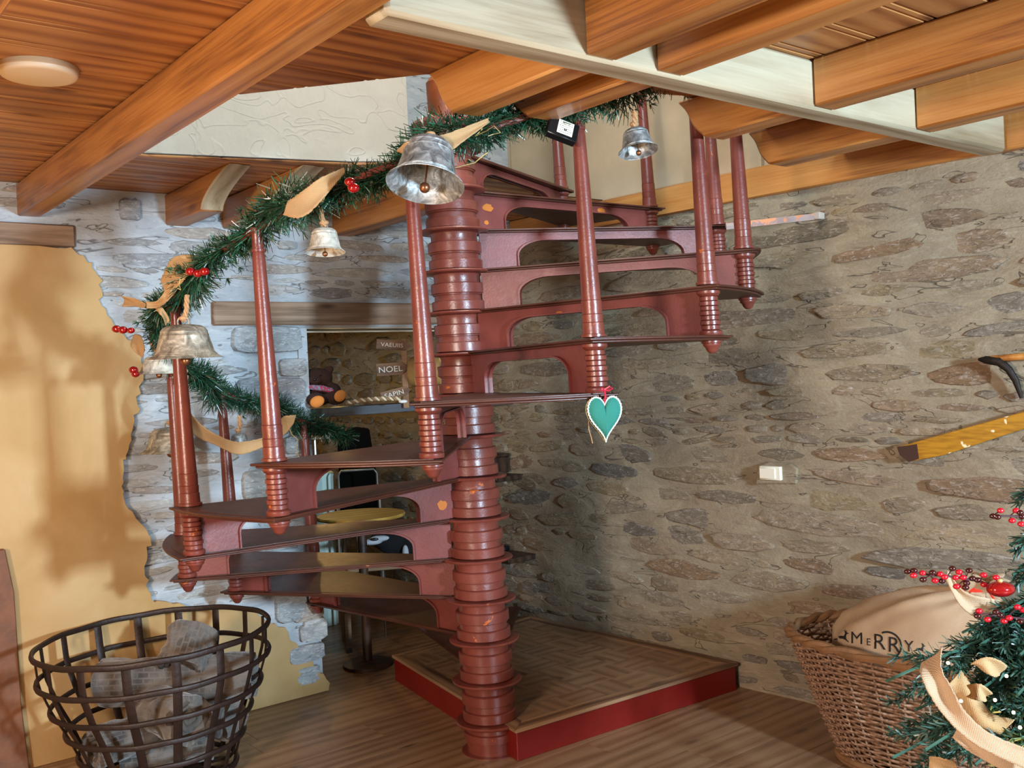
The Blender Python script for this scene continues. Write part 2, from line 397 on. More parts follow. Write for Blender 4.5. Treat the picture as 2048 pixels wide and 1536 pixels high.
ex = [((a+b)/2, (c+d)/2, (b-a)*1.03, (d-c)*1.05, 0.0, 0.03, i % 10, False) for i, (a, b, c, d) in enumerate(BL)]
# stone quoins of the opening's jamb
for i, z in enumerate([0.12, 0.25, 0.37, 0.49, 1.0, 1.12, 1.23, 1.36, 1.48]):
    w = (0.16, 0.24, 0.13, 0.2)[i % 4]; ex.append((OPA0-w/2+0.035*(i % 2), z, w, 0.11, 0.0, 0.03, i % 10, False))
lay_stones(wallL, frL(), 0.9, 4.3, 0.02, 2.9, (0.035, 0.085), (3.0, 9.0), 0.010, keepL, hL, pL, MAT['stoneLs'], 0.008, 280, 21, 0.03, extra=ex)
# jamb reveal
mb = MB(); mb.box((OPA0-0.01, 1.08, -0.2), (0.06, 2.17, 0.42), frM(frL()))
mb.build('trim_1', MAT['mortarL'], smooth=0, kind='structure')

# yellow lime plaster
t = NT('yellow_lime_plaster'); p = t.pos(); n1 = t.noise(p, 2.2, 5, 0.8); n2 = t.noise(p, 40, 5)
t.set('Base Color', t.ramp(n1, [(0.3, '#ab8650'), (0.55, '#b89562'), (0.75, '#c0a272')])); t.set('Roughness', 0.7)
t.bump(t.math('ADD', n1, t.math('MULTIPLY', n2, 0.12)), 0.5, 0.02)
mb = MB(); mb.prism(poly, 0.0, 0.034, frM(frL()))
mb.build('yellow_plaster', t.m, wallL, smooth=30, bevel=0.006)
# old oak lintels set in the wall
for nm, (a, b, c, d), mt in (('lintel', LINT, 'weather'), ('lintel', OLDB, 'weather')):
    mb = MB(); mb.box((0, 0, 0), (b-a, 0.30, d-c))
    P = pt(frL(), (a+b)/2, (c+d)/2, -0.15+0.034); o = mb.build(nm, MAT[mt], wallL, loc=P, rot=(0,0,TH), bevel=0.008)
mb = MB()
for dz in (0.0, -0.022): mb.box((0,0,dz), (OPA1-OPA0, 0.02, 0.009))
mb.build('curtain_rail', plain('pale_rail', '#c9c4b4', 0.4), wallL, loc=pt(frL(), (OPA0+OPA1)/2, 2.168, -0.03), rot=(0,0,TH))

# brown door post on the far left
mb = MB(); q = [onL(-30, 1090), onL(4, 1095), onL(22, 1180), onL(30, 1300), onL(36, 1400), onL(52, 1515)]
pol = [(q[1][0], q[1][1]), (q[2][0], q[2][1]), (q[3][0], q[3][1]), (q[4][0], q[4][1]), (q[5][0], 0.0), (0.3, 0.0), (0.3, q[1][1])]
mb.prism(pol, 0.034, 0.075, frM(frL())); mb.build('trim_2', plain('brown_door_post', '#7d4c2b', 0.6, var=0.4, bump=0.5, bscale=25), smooth=0, bevel=0.005, kind='structure')

# floor boards, running along a
mb = MB(); mb.box((0,0,-0.03), (16, 16, 0.03)); mb.v = [tuple(W(x+1.0, y+3.0, z)) for x, y, z in mb.v]
floor = mb.build('floor', plain('seam_filler', '#9c7d58', 0.6), smooth=0, kind='structure')
bwid = 0.205; b = 3.83-bwid*24; r_ = random.Random(3); i = 0
while b < 9.2:
    a = -2.4-r_.uniform(0, 1.8)
    while a < 6.2:
        l = r_.uniform(1.8, 3.0)
        if (a < 4.75 and b < 5.7 and b > 1.0) or (2.0 < a+l and a < 5.2 and b >= 5.7) or (a < 5 and b <= 1.0 and b > -1.0):
            mb = MB(); mb.box((0,0,0), (l-0.002, bwid-0.003, 0.018)); o = mb.build('floor_board', MAT['floor'], floor, loc=W(a+l/2, b+bwid/2, -0.009), rot=(0,0,TH), smooth=0)
        a += l
    b += bwid

# ceiling boards with the stairwell cut out
EL = [(2.58, 3.10), (2.72, 2.3), (2.87, 1.96), (3.45, 1.47), (3.7, 1.40), (4.35, 1.40), (4.51, 1.50)]     # (b, left edge a)
ER = [(2.58, 3.10), (2.70, 3.55), (2.83, 3.9), (2.95, 4.5), (4.51, 4.5)]
def interp(P, b):
    for (b0, a0), (b1, a1) in zip(P, P[1:]):
        if b0 <= b <= b1: return a0+(a1-a0)*(b-b0)/(b1-b0)
    return P[-1][1]
def pieces(b0, b1, P, other, left):
    bs = [b0]+sorted(x for x, _ in P if b0 < x < b1)+[b1]
    edge = [(interp(P, x), x) for x in bs]
    return ([(other, b0)]+edge+[(other, b1)]) if left else ([(other, b0)]+edge+[(other, b1)])
mbc = MB()
def cboard(poly2, z0=2.90, z1=2.912, parent=None, name='ceiling_board'):
    n = len(poly2); cx = sum(p[0] for p in poly2)/n; cy = sum(p[1] for p in poly2)/n
    bmin = min(p[1] for p in poly2); bmax = max(p[1] for p in poly2)
    mb = MB(); mb.prism([(x-cx, y-cy) for x, y in poly2], z0, z1)
    mbc.prism([(x*CA-y*SA, x*SA+y*CA) for x, y in poly2], z1-0.03, z1-0.026)
    return mb.build(name, MAT['ceil'], parent, loc=W(cx, cy, 0), rot=(0,0,TH), smooth=0, bevel=0.005)
ROWS = []
bw = 0.203; b = 2.02-bw*11
PEND = []
while b < BW+0.15:
    b0, b1 = b+0.002, b+bw-0.002; m = 0.0
    for (q0, q1) in ((b0, b+0.168), (b+0.172, b1)):
        if q1 <= 2.58 or q0 >= 4.51: PEND.append([(-2.2, q0), (4.62, q0), (4.62, q1), (-2.2, q1)])
        else:
            c0, c1 = max(q0, 2.581), min(q1, 4.509)
            if q0 < 2.58: PEND.append([(-2.2, q0), (4.62, q0), (4.62, 2.58), (-2.2, 2.58)])
            if q1 > 4.51: PEND.append([(-2.2, 4.51), (4.62, 4.51), (4.62, q1), (-2.2, q1)])
            bs = [c0]+sorted(x for x, _ in EL if c0 < x < c1)+[c1]
            PEND.append([(-2.2, c0)]+[(interp(EL, x), x) for x in bs]+[(-2.2, c1)])
            bs = [c0]+sorted(x for x, _ in ER if c0 < x < c1)+[c1]
            if interp(ER, c1) < 4.4: PEND.append([(4.62, c1)]+[(interp(ER, x), x) for x in reversed(bs)]+[(4.62, c0)])
            # landing between the left wall and the column
            LL = [(4.03, 2.80), (4.25, 2.45), (4.51, 1.53)]; LR = [(4.03, 2.80), (4.51, 3.99)]
            if c1 > 4.05:
                d0 = max(c0, 4.04); bs = [d0]+sorted(x for x, _ in LL if d0 < x < c1)+[c1]
                PEND.append([(interp(LR, d0), d0), (interp(LR, c1), c1)]+[(interp(LL, x), x) for x in reversed(bs)])
    b += bw
mbx = MB()
ceilp = None
for P in PEND: mbx.prism([(x*CA-y*SA, x*SA+y*CA) for x, y in P], 2.9125, 2.9165)
ceilp = mbx.build('ceiling', MAT['darkwood'], smooth=0, kind='structure')
for P in PEND: cboard(P, parent=ceilp)

# beams and joists
def beam(a0, a1, b0, b1, z0, z1, label, mat='beam', name='ceiling_joist', along='b', end=None, group=None, cat='beam', bev=0.008):
    """end: list of (b,z) for the free end's shape seen from the side"""
    mb = MB()
    if along == 'b':
        cx, cy = (a0+a1)/2, (b0+b1)/2
        if end:   # profile in (b,z), extruded along a; local x = along the length (-b)
            prof = [(cy-bb, zz-z0) for bb, zz in end]
            ar = MB(); ar.prism(prof, -(a1-a0)/2, (a1-a0)/2); mb.add([(x, z_, y) for x, y, z_ in ar.v], [f[::-1] for f in ar.f])
        else: mb.box((0,0,(z1-z0)/2), (b1-b0, a1-a0, z1-z0))
        o = mb.build(name, MAT[mat], loc=W(cx, cy, z0), rot=(0,0,TH-PI/2), smooth=40, bevel=bev)
    else:
        cx, cy = (a0+a1)/2, (b0+b1)/2; mb.box((0,0,(z1-z0)/2), (a1-a0, b1-b0, z1-z0))
        o = mb.build(name, MAT[mat], loc=W(cx, cy, z0), rot=(0,0,TH), smooth=40, bevel=bev)
    if end and mat == 'beam' and end[2][0] < b1-1e-6 and b0 < 5:
        if b1 > 5:
            o.data.materials.append(MAT['pale'])
            for p in o.data.polygons:
                if p.normal.x > 0.12: p.material_index = 1
    tag(o, label, cat, group); return o
TOPB = 2.897
beam(1.165, 1.272, -1.4, BW+0.02, 2.735, TOPB, 'long orange beam running from stone wall over the yellow plaster to upper frame edge', name='ceiling_beam')
beam(0.42, 0.545, -1.4, 2.60+1.0, 2.735, TOPB, 'orange beam corner in the top left of the frame beyond the round lamp', name='ceiling_beam')
beam(1.28, 4.46, 2.03, 2.14, 2.722, TOPB, 'pale bleached trimmer beam crossing the orange joists above the staircase', 'pale', 'trimmer_beam', 'a', bev=0.012)
def stub_end(b0, bb, bt, z0, z1, n=9, ogee=True):
    """profile from the fixed end b0 to a free end whose bottom is at bb and top at bt"""
    P = [(b0, z0), (bb-0.01*(1 if bb > b0 else -1), z0)]
    for i in range(n+1):
        t = i/n
        if ogee: x = bb+(bt-bb)*(t+0.07*math.sin(2*PI*t)); 
        else: x = bb+(bt-bb)*(t**1.7)
        P.append((x, z0+0.012+(z1-z0-0.012)*t))
    P.append((b0, z1)); return P
G = 'orange joists hung from the pale trimmer'
for (a0, a1), lb in (((1.93, 2.05), 'orange joist meeting the near face of the pale trimmer nearest its left end'), ((2.22, 2.34), 'orange joist just right of the first one on the near side of the pale trimmer'),
                 ((3.02, 3.14), 'broad orange joist in the middle of the right ceiling, near side of the pale trimmer'), ((3.70, 3.82), 'orange joist closest to the right stone wall on the near side of the pale trimmer')):
    beam(a0, a1, -1.4, 2.028, 2.73, TOPB, lb, group=G)
for (a0, a1, bb, bt, lb) in ((1.95, 2.07, 2.73, 2.85, 'short knotty orange joist end above the large silver bell'), (2.22, 2.34, 2.65, 2.82, 'short orange joist end just above the black tagged box'),
                         (3.02, 3.14, 2.54, 2.66, 'short orange joist end with curved nose covering the third baluster top'), (3.71, 3.84, 2.75, 2.85, 'short orange joist end with swirly grain nearest the wall beam')):
    beam(a0, a1, 2.142, bb, 2.73, TOPB, lb, end=stub_end(2.142, bb, bt, 2.73, TOPB), group='short joist ends in the stairwell')
for (a0, a1, bb, bt, lb) in ((1.90, 2.02, 4.83, 4.46, 'stubby joist end with pale curved face on the left stone wall'), (2.22, 2.35, 4.75, 4.34, 'second stubby joist end on the left wall, partly behind the garland'),
                         (2.92, 3.05, 4.32, 4.22, 'long orange landing joist behind the small hanging bell, running to the column')):
    beam(a0, a1, bb, BW+0.01, 2.73, TOPB, lb, end=stub_end(BW+0.01, bb, bt, 2.73, TOPB, ogee=False), group='joist ends under the landing')
# wall beam lying along the right wall
mb = MB(); L0, L1 = -0.02, 6.6; mb.box((0,0,0.0825), (L1-L0, 0.16, 0.165))
tag(mb.build('wall_beam', MAT['beam'], loc=pt(frR(), (L0+L1)/2, ZW, -0.04), rot=(0,0,math.atan2(DR.y, DR.x)), bevel=0.008), 'long orange wall beam lying on top of the right stone wall', 'beam')

# upstairs shell
def pl_mat(name, a, b):
    t = NT(name); p = t.pos(); n1 = t.noise(p, 1.7, 4, 1.0)
    vo = t.n('ShaderNodeTexNoise'); t.link(t.mapping(p, (1,1,1.8)), vo.inputs['Vector']); vo.inputs['Scale'].default_value = 2.6; vo.inputs['Distortion'].default_value = 1.6; vo.inputs['Detail'].default_value = 1
    rid = t.ramp(vo.outputs[0], [(0.47, (0,0,0,1)), (0.495, (1,1,1,1)), (0.52, (0.1,0.1,0.1,1))])
    t.set('Base Color', t.mix(n1, C(a), C(b))); t.set('Roughness', 0.8); t.bump(t.math('ADD', t.math('MULTIPLY', rid, 0.4), t.noise(p, 12, 4)), 0.45, 0.02); return t.m
MAT['plaster'] = pl_mat('white_trowelled_plaster', '#cdc3b4', '#dcd3c5'); MAT['plaster2'] = plain('smooth_cream_plaster', '#b09d82', 0.8, var=0.08, bump=0.15, bscale=20)
fL = frL()
AS = 3.50
mb = MB(); mb.box(((AS-2.2)/2, 3.85, -0.06), (AS+2.2, 1.8, 0.12), frM(fL)); mb.build('wall_upstairs_left', MAT['plaster'], smooth=0, kind='structure')
mb = wall_face('w', fL, AS, 4.55, 2.95, 4.75, lambda s, z: hL(s, z)-0.08, None, 0.1); wu = mb.build('wall_upstairs_stone', MAT['mortarL'], smooth=60, kind='structure')
lay_stones(wu, fL, AS, 4.36, 2.96, 4.7, (0.07, 0.12), (1.8, 4.0), 0.02, lambda s, z, l, h: s-l/2 > AS, lambda s, z: hL(s, z)-0.08, pL, MAT['stoneLs'], 0.02, 60, 31)
fR = frR()
mb = MB()
mb.box((-0.2+3.7, 3.85, -0.075), (7.4, 1.9, 0.12), frM(fR)); mb.build('wall_upstairs_right', MAT['plaster2'], smooth=0, kind='structure')
mb = MB(); mb.box((0.62, 3.85, 0.0), (0.014, 1.9, 0.03), frM(fR)); mb.box((1.55, 3.85, 0.0), (0.02, 1.9, 0.03), frM(fR)); mb.box((2.0, 3.85, 0.0), (0.014, 1.9, 0.03), frM(fR)); mb.box((0.3, 3.85, 0.0), (0.6, 1.9, 0.02), frM(fR))
mb.build('trim_3', MAT['plaster2'], smooth=0, kind='structure')
# upstairs ceiling and the near upstairs walls close the upper room
mb = MB(); mb.box((1.5, 2.0, 4.78), (9.0, 8.0, 0.05)); mb.v = [tuple(W(x, y, z)) for x, y, z in mb.v]
mb.build('ceiling_upstairs', MAT['plaster'], smooth=0, kind='structure')

# passage shell: back wall, ceiling, inner left wall
mb = MB(); mb.box((3.2, 9.3, 1.3), (5.0, 0.2, 2.7)); mb.box((1.55, 7.5, 1.3), (0.1, 3.7, 2.7)); mb.v = [tuple(W(x, y, z)) for x, y, z in mb.v]
mb.build('wall_passage_back', MAT['mortarR'], smooth=0, kind='structure')
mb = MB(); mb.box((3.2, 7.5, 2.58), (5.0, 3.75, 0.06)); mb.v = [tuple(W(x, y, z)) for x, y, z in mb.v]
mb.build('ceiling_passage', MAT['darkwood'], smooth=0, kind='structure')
# ------------------------------------------------------------------ spiral staircase
CX, CY = -0.177, 4.84; LEAN = 0.03
RS = 1.375; DA = 0.454; A0 = -0.0504
def zk(k): return 1.7545+0.2*k
def ak(k): return A0+DA*k
stair = empty('spiral_staircase', 'red-brown cast iron spiral staircase with arched risers around a ringed column', 'staircase', (CX, CY, 0))
def leanv(mb):
    mb.v = [(x-LEAN*z, y, z) for x, y, z in mb.v]; return mb
def dvec(a): return (math.sin(a), -math.cos(a))
def nvec(a): return (math.cos(a), math.sin(a))
RED, REDP, TR = MAT['red'], MAT['redp'], MAT['tread']
# column
def column_profile(z0):
    return [(0.108, z0), (0.118, z0+0.004), (0.132, z0+0.006), (0.132, z0+0.046), (0.129, z0+0.05), (0.118, z0+0.052), (0.116, z0+0.078), (0.124, z0+0.080), (0.124, z0+0.084),
            (0.131, z0+0.088), (0.131, z0+0.132), (0.127, z0+0.136), (0.114, z0+0.138), (0.113, z0+0.165), (0.118, z0+0.180), (0.135, z0+0.184), (0.168, z0+0.186), (0.172, z0+0.192), (0.168, z0+0.198), (0.12, z0+0.2)]
for k in range(-8, 6):
    mb = MB(); mb.lathe(column_profile(zk(k)), 40); leanv(mb).build('column_drum', RED, stair, smooth=30)
mb = MB(); mb.lathe([(0.15, 0.0), (0.15, 0.004), (0.122, 0.005), (0.124, 0.06), (0.133, 0.064), (0.133, 0.10), (0.12, 0.103), (0.119, 0.128), (0.128, 0.13), (0.165, 0.137), (0.17, 0.146), (0.165, 0.153), (0.12, 0.1545)], 40)
leanv(mb).build('column_base', RED, stair)
zt = zk(6)+0.075
mb = MB(); mb.lathe([(0.108, zk(6)+0.001), (0.131, zk(6)+0.006), (0.131, zk(6)+0.05), (0.116, zk(6)+0.054), (0.116, zt-0.002)], 36); leanv(mb).build('column_drum', RED, stair, smooth=30)
mb = MB(); mb.lathe([(0.13, zt-0.001), (0.17, zt+0.004), (0.175, zt+0.03), (0.16, zt+0.05), (0.10, zt+0.06), (0.07, zt+0.065)], 36); leanv(mb).build('column_cap', MAT['red'], stair)
mb = MB(); mb.lathe([(0.080, zt+0.06), (0.080, zt+0.245), (0.062, zt+0.27), (0.0001, zt+0.275)], 28); leanv(mb).build('column_finial', MAT['rust'], stair)
# treads
ROUT = RS+0.075
def edge_pt(a, r, off): d, n = dvec(a), nvec(a); return (d[0]*r+n[0]*off, d[1]*r+n[1]*off)
def tread_poly(k, ins=0.0):
    a, b = ak(k), ak(k+1); o = 0.055-ins; ro = ROUT-ins
    P = [edge_pt(a, 0.115+ins, -o*0.6), edge_pt(a, math.sqrt(max(ro*ro-o*o, 0)), -o)]
    a0 = a-o/ro; b0 = b+(0.045-ins)/ro
    for i in range(1, 12): P.append(edge_pt(a0+(b0-a0)*i/12, ro, 0))
    P.append(edge_pt(b, math.sqrt(ro*ro-(0.045-ins)**2), 0.045-ins)); P.append(edge_pt(b, 0.115+ins, (0.045-ins)*0.6))
    return P
treads = {}
for k in range(-7, 6):
    z = zk(k); mb = MB(); mb.prism(tread_poly(k), z-0.009, z)
    mb.prism(tread_poly(k, 0.014), z-0.018, z-0.0091)
    t_ = leanv(mb).build('tread', TR, stair, smooth=20, bevel=0.003)
    mb = MB(); mb.prism([p for p in tread_poly(k, 0.035)], z, z+0.0025); leanv(mb).build('tread_inlay', MAT['tread'], t_, smooth=20)
    treads[k] = t_
z = zk(6); mb = MB(); mb.prism(tread_poly(6), z-0.014, z+0.002); leanv(mb).build('tread', TR, stair, smooth=20, bevel=0.003)
# arched risers
def arch(r0, r1, zb, ztop, rx=0.15, rz=0.075, n=7):
    P = [(r0, zb)]
    for i in range(n+1):
        t = PI/2*i/n; P.append((r0+rx-rx*math.cos(t), ztop-rz+rz*math.sin(t)))
    for i in range(n+1):
        t = PI/2*i/n; P.append((r1-rx+rx*math.sin(t), ztop-rz+rz*math.cos(t)))
    P.append((r1, zb)); return P
for k in range(-7, 7):
    zb, ztp = zk(k-1)+0.003, zk(k)-0.0175; r0, r1 = 0.125, RS-0.035
    ar = arch(r0+0.19, r1-0.16, zb, zb+0.140)
    P = [(r0, zb), (r0, ztp), (r1, ztp), (r1, zb)]+ar[::-1]
    mb = MB(); a = ak(k); d, n = dvec(a), nvec(a)
    Mx = Matrix(((d[0], 0, n[0], 0), (d[1], 0, n[1], 0), (0, 1, 0, 0), (0, 0, 0, 1)))
    mb.prism(P, -0.006, 0.006, Mx); pn = leanv(mb).build('riser', REDP, stair, smooth=30)
    # thin cast lip round the arch and along the top
    mb = MB(); m = len(ar)
    for s_, q in ((-0.018, ar),):
        V = [Mx @ Vector((x, y, w)) for x, y in q for w in (-0.02, 0.02)]
        inn = [(x+(0.006 if x < (r0+r1)/2 else -0.006)*0, y+0.006) for x, y in q]
        V2 = [Mx @ Vector((x-(0.006 if i < m/2 else -0.006), y+(0.006 if 0 < i < m-1 else 0), w)) for i, (x, y) in enumerate(q) for w in (-0.02, 0.02)]
        n0 = len(V); F = []
        for i in range(m-1):
            a_, b_ = 2*i, 2*i+2; F += [(a_, b_, b_+1, a_+1), (n0+a_, n0+a_+1, n0+b_+1, n0+b_), (a_, n0+a_, n0+b_, b_), (a_+1, b_+1, n0+b_+1, n0+a_+1)]
        mb.add(V+V2, F)
    leanv(mb).build('arch_lip', REDP, pn, smooth=40)
# bare orange patches where the paint has flaked off the risers
CH = plain('orange_primer', '#c8701e', 0.6, var=0.2)
for k, r, dz, w, h, sd in ((-2, 0.185, 0.07, 0.030, 0.026, 1), (5, 0.215, 0.125, 0.034, 0.022, 2), (5, 0.99, 0.160, 0.030, 0.016, 3), (5, 0.20, 0.05, 0.016, 0.012, 4), (2, 0.62, 0.150, 0.020, 0.006, 5)):
    rr = random.Random(sd); a = ak(k); d, n = dvec(a), nvec(a); Mx = Matrix(((d[0], 0, n[0], 0), (d[1], 0, n[1], 0), (0, 1, 0, 0), (0, 0, 0, 1)))
    P = [(r+w*math.cos(t)*rr.uniform(.75, 1.1), zk(k-1)+dz+h*math.sin(t)*rr.uniform(.75, 1.1)) for t in [2*PI*i/14 for i in range(14)]]
    mb = MB(); mb.prism(P, -0.0072, -0.0055, Mx); mb.prism(P, 0.0055, 0.0072, Mx); leanv(mb).build('bare_patch', CH, stair, smooth=0)
# posts: ringed sleeve, finial, tapered baluster
def ring_sleeve(z0, z1):
    P = [(0.043, z0), (0.045, z0+0.004), (0.045, z0+0.016), (0.040, z0+0.020)]; n = 7; h = (z1-z0-0.045)/n
    for i in range(n):
        zz = z0+0.022+i*h; r = 0.0405 if i % 2 else 0.0365
        P += [(r-0.004, zz), (r, zz+0.002), (r, zz+h-0.003), (r-0.004, zz+h-0.001)]
    P += [(0.038, z1-0.022), (0.047, z1-0.012), (0.047, z1-0.002), (0.03, z1)]
    return P
def baluster_profile(z, h):
    rb, rt = 0.0385, 0.0215; P = [(0.03, z), (0.047, z+0.002), (0.047, z+0.012), (rb+0.002, z+0.014)]
    for zz, nm in ((0.055, 1), (0.085, 1), (0.135, 1)):
        r = rb-(rb-rt)*zz/h; P += [(r+0.002, z+zz-0.002), (r-0.001, z+zz), (r, z+zz+0.001)]
    for i in range(2, 8):
        t = i/8; P.append((rb-(rb-rt)*t, z+h*t))
    P += [(rt, z+h-0.09), (rt+0.004, z+h-0.088), (rt+0.004, z+h-0.078), (rt, z+h-0.076), (rt-0.001, z+h-0.01), (rt+0.003, z+h)]
    return P
BAL = {-6: .84, -5: .86, -4: .86, -3: .82, -2: .82, -1: .86, 0: .84, 1: .84, 2: .84, 3: .84, 4: .84, 5: .84, 6: .84}
for k in range(-5, 7):
    a = ak(k); d = dvec(a); T = Matrix.Translation((d[0]*RS, d[1]*RS, 0))
    h = BAL.get(k, .84)
    mb = MB(); mb.lathe(baluster_profile(zk(k)+0.003, h), 20, T); bal = leanv(mb).build('baluster', RED, stair, smooth=30)
    z0 = zk(k-1)+0.003
    mb = MB(); mb.lathe(ring_sleeve(z0, zk(k)-0.018), 22, T); leanv(mb).build('ringed_sleeve', RED, bal, smooth=30)
    if k > -7:
        zb = zk(k-1)-0.018
        mb = MB(); mb.lathe([(0.0001, zb-0.052), (0.012, zb-0.050), (0.022, zb-0.040), (0.028, zb-0.026), (0.033, zb-0.022), (0.036, zb-0.018), (0.036, zb-0.012), (0.041, zb-0.008), (0.041, zb)], 20, T); leanv(mb).build('ball_finial', RED, bal, smooth=40)
pts = []
for i in range(0, 150):
    k = -5.12+11.3*i/149; a = ak(k); d = dvec(a); hh = 0.86; z = zk(k)+hh
    pts.append((d[0]*RS-LEAN*z, d[1]*RS, z))
mb = MB(); mb.tube(pts, 0.013, 8); mb.build('handrail', MAT['red'], stair)
def rail(k, dz=0.86):
    a = ak(k); d = dvec(a); z = zk(k)+dz; return Vector((CX+d[0]*RS-LEAN*z, CY+d[1]*RS, z))

# platform under the staircase
def clip(P, hp):
    out = []; n = len(P)
    for i in range(n):
        a, b = P[i], P[(i+1) % n]; da = hp(a); db = hp(b)
        if da >= 0: out.append(a)
        if (da >= 0) != (db >= 0):
            t = da/(da-db); out.append((a[0]+(b[0]-a[0])*t, a[1]+(b[1]-a[1])*t))
    return out
PLw = [W(2.86, 3.68), W(4.38, 3.60), W(4.325, 4.70), W(4.29, 5.3), W(3.12, 5.20)]
PL = [(p.x, p.y) for p in PLw]
plat = empty('stair_platform', 'low wooden stair platform with parquet top and bright red sides', 'platform', (0,0,0))
mb = MB(); mb.prism(PL, 0.0, 0.142); mb.build('red_side', MAT['boardred'], plat, smooth=0, bevel=0.003)
def inset(P, t):
    n = len(P); out = []
    ar = sum(P[i][0]*P[(i+1)%n][1]-P[(i+1)%n][0]*P[i][1] for i in range(n)); sg = 1 if ar > 0 else -1
    for i in range(n):
        p0, p1, p2 = Vector(P[i-1]), Vector(P[i]), Vector(P[(i+1)%n]); e1 = (p1-p0).normalized(); e2 = (p2-p1).normalized()
        n1 = Vector((-e1.y, e1.x))*sg; n2 = Vector((-e2.y, e2.x))*sg; bis = (n1+n2).normalized(); out.append(tuple(p1+bis*(t/max(bis.dot(n1), .3))))
    return out
IN = inset(PL, 0.075); OUT = inset(PL, -0.012); n = len(PL)
for i in range(n):
    j = (i+1) % n; q = [OUT[i], OUT[j], IN[j], IN[i]]
    c = Vector((sum(p[0] for p in q)/4, sum(p[1] for p in q)/4, 0)); ang = math.atan2(OUT[j][1]-OUT[i][1], OUT[j][0]-OUT[i][0])
    Ri = Matrix.Rotation(-ang, 2); q2 = [tuple(Ri @ (Vector(p)-c.to_2d())) for p in q]
    mb = MB(); mb.prism(q2, 0.138, 0.1565); mb.build('border_board', MAT['oldwood'], plat, loc=c, rot=(0,0,ang), smooth=0, bevel=0.003)
def side(i):
    a, b = IN[i], IN[(i+1) % n]; ar = sum(IN[i][0]*IN[(i+1)%n][1]-IN[(i+1)%n][0]*IN[i][1] for i in range(n)); sg = 1 if ar > 0 else -1
    return lambda p: sg*((b[0]-a[0])*(p[1]-a[1])-(b[1]-a[1])*(p[0]-a[0]))
hps = [side(i) for i in range(n)]
for i in range(-2, 12):
    for j in range(-2, 12):
        s_ = 0.2; a0, b0 = 2.7+i*s_, 3.5+j*s_; q = [W(a0+.001, b0+.001), W(a0+s_-.001, b0+.001), W(a0+s_-.001, b0+s_-.001), W(a0+.001, b0+s_-.001)]; q = [(p.x, p.y) for p in q]
        for hp in hps: q = clip(q, hp) if len(q) > 2 else []
        if len(q) > 2:
            c = W(a0+s_/2, b0+s_/2); ang = TH+(PI/2 if (i+j) % 2 else 0); Ri = Matrix.Rotation(-ang, 2)
            mb = MB(); mb.prism([tuple(Ri @ (Vector(p)-c.to_2d())) for p in q], 0.14, 0.1545); mb.build('parquet_tile', MAT['floor'], plat, loc=c, rot=(0,0,ang), smooth=0)
# ------------------------------------------------------------------ materials for small things
def burlap(name, a, b):
    t = NT(name); p = t.coord(); n1 = t.noise(p, 7, 4)
    w1 = t.n('ShaderNodeTexWave', bands_direction='X'); t.link(p, w1.inputs['Vector']); w1.inputs['Scale'].default_value = 95; w1.inputs['Distortion'].default_value = 1.5
    w2 = t.n('ShaderNodeTexWave', bands_direction='Z'); t.link(p, w2.inputs['Vector']); w2.inputs['Scale'].default_value = 95; w2.inputs['Distortion'].default_value = 1.5
    w = t.math('MULTIPLY', w1.outputs[1], w2.outputs[1]); col = t.ramp(t.math('ADD', t.math('MULTIPLY', w, 0.5), t.math('MULTIPLY', n1, 0.6)), [(0.2, a), (0.7, b)])
    t.set('Base Color', col); t.set('Roughness', 0.95); t.bump(t.math('ADD', w, n1), 0.5, 0.004); return t.m
MAT['burlap'] = burlap('burlap', '#9c7a50', '#c4a276'); MAT['burlap2'] = burlap('pale_burlap', '#a98b6c', '#c8aa8a')
def needle_mat(name, cols, rough=0.4):
    t = NT(name); t.set('Base Color', t.ramp(t.island(), [(i/(len(cols)-1), c) for i, c in enumerate(cols)])); t.set('Roughness', rough); t.set('Specular IOR Level', 0.7); return t.m
MAT['needle'] = needle_mat('garland_needles', ['#0c2416', '#17402a', '#1e5238', '#12331f', '#2a6a4c', '#35442a', '#1b4a36'], 0.33)
MAT['needle2'] = needle_mat('tree_needles', ['#12291e', '#23453a', '#1a382c', '#34594a', '#203f32', '#4a6a5c'], 0.4)
MAT['gold'] = plain('fairy_light_wire', '#c9b070', 0.4)
def bell_mat(name, a, b, c, rough=0.5, metal=0.55):
    t = NT(name); p = t.coord(); n1 = t.noise(p, 22, 6, 1.0, 0.65); n2 = t.noise(p, 70, 4)
    t.set('Base Color', t.ramp(n1, [(0.32, a), (0.5, b), (0.68, c)])); t.set('Roughness', rough); t.set('Metallic', metal)
    t.bump(t.math('ADD', n1, t.math('MULTIPLY', n2, 0.5)), 0.35, 0.006); return t.m
MAT['bell'] = bell_mat('weathered_silver', '#4b4c4a', '#8f9190', '#c9cccb', 0.45, 0.5)
MAT['bellb'] = bell_mat('weathered_bronze_white', '#565046', '#8c8474', '#c2baa8', 0.5, 0.3)
MAT['bellw'] = bell_mat('whitewashed_metal', '#7f7b70', '#bab5a8', '#dedacb', 0.6, 0.2)
MAT['rope'] = plain('jute_rope', '#b98f66', 0.9, var=0.3, bump=0.6, bscale=120)
MAT['clap'] = plain('copper_clapper', '#8a5a3c', 0.35, 0.8)
MAT['bauble'] = plain('red_bauble', '#a30f14', 0.12, 0.35, coat=1.0)

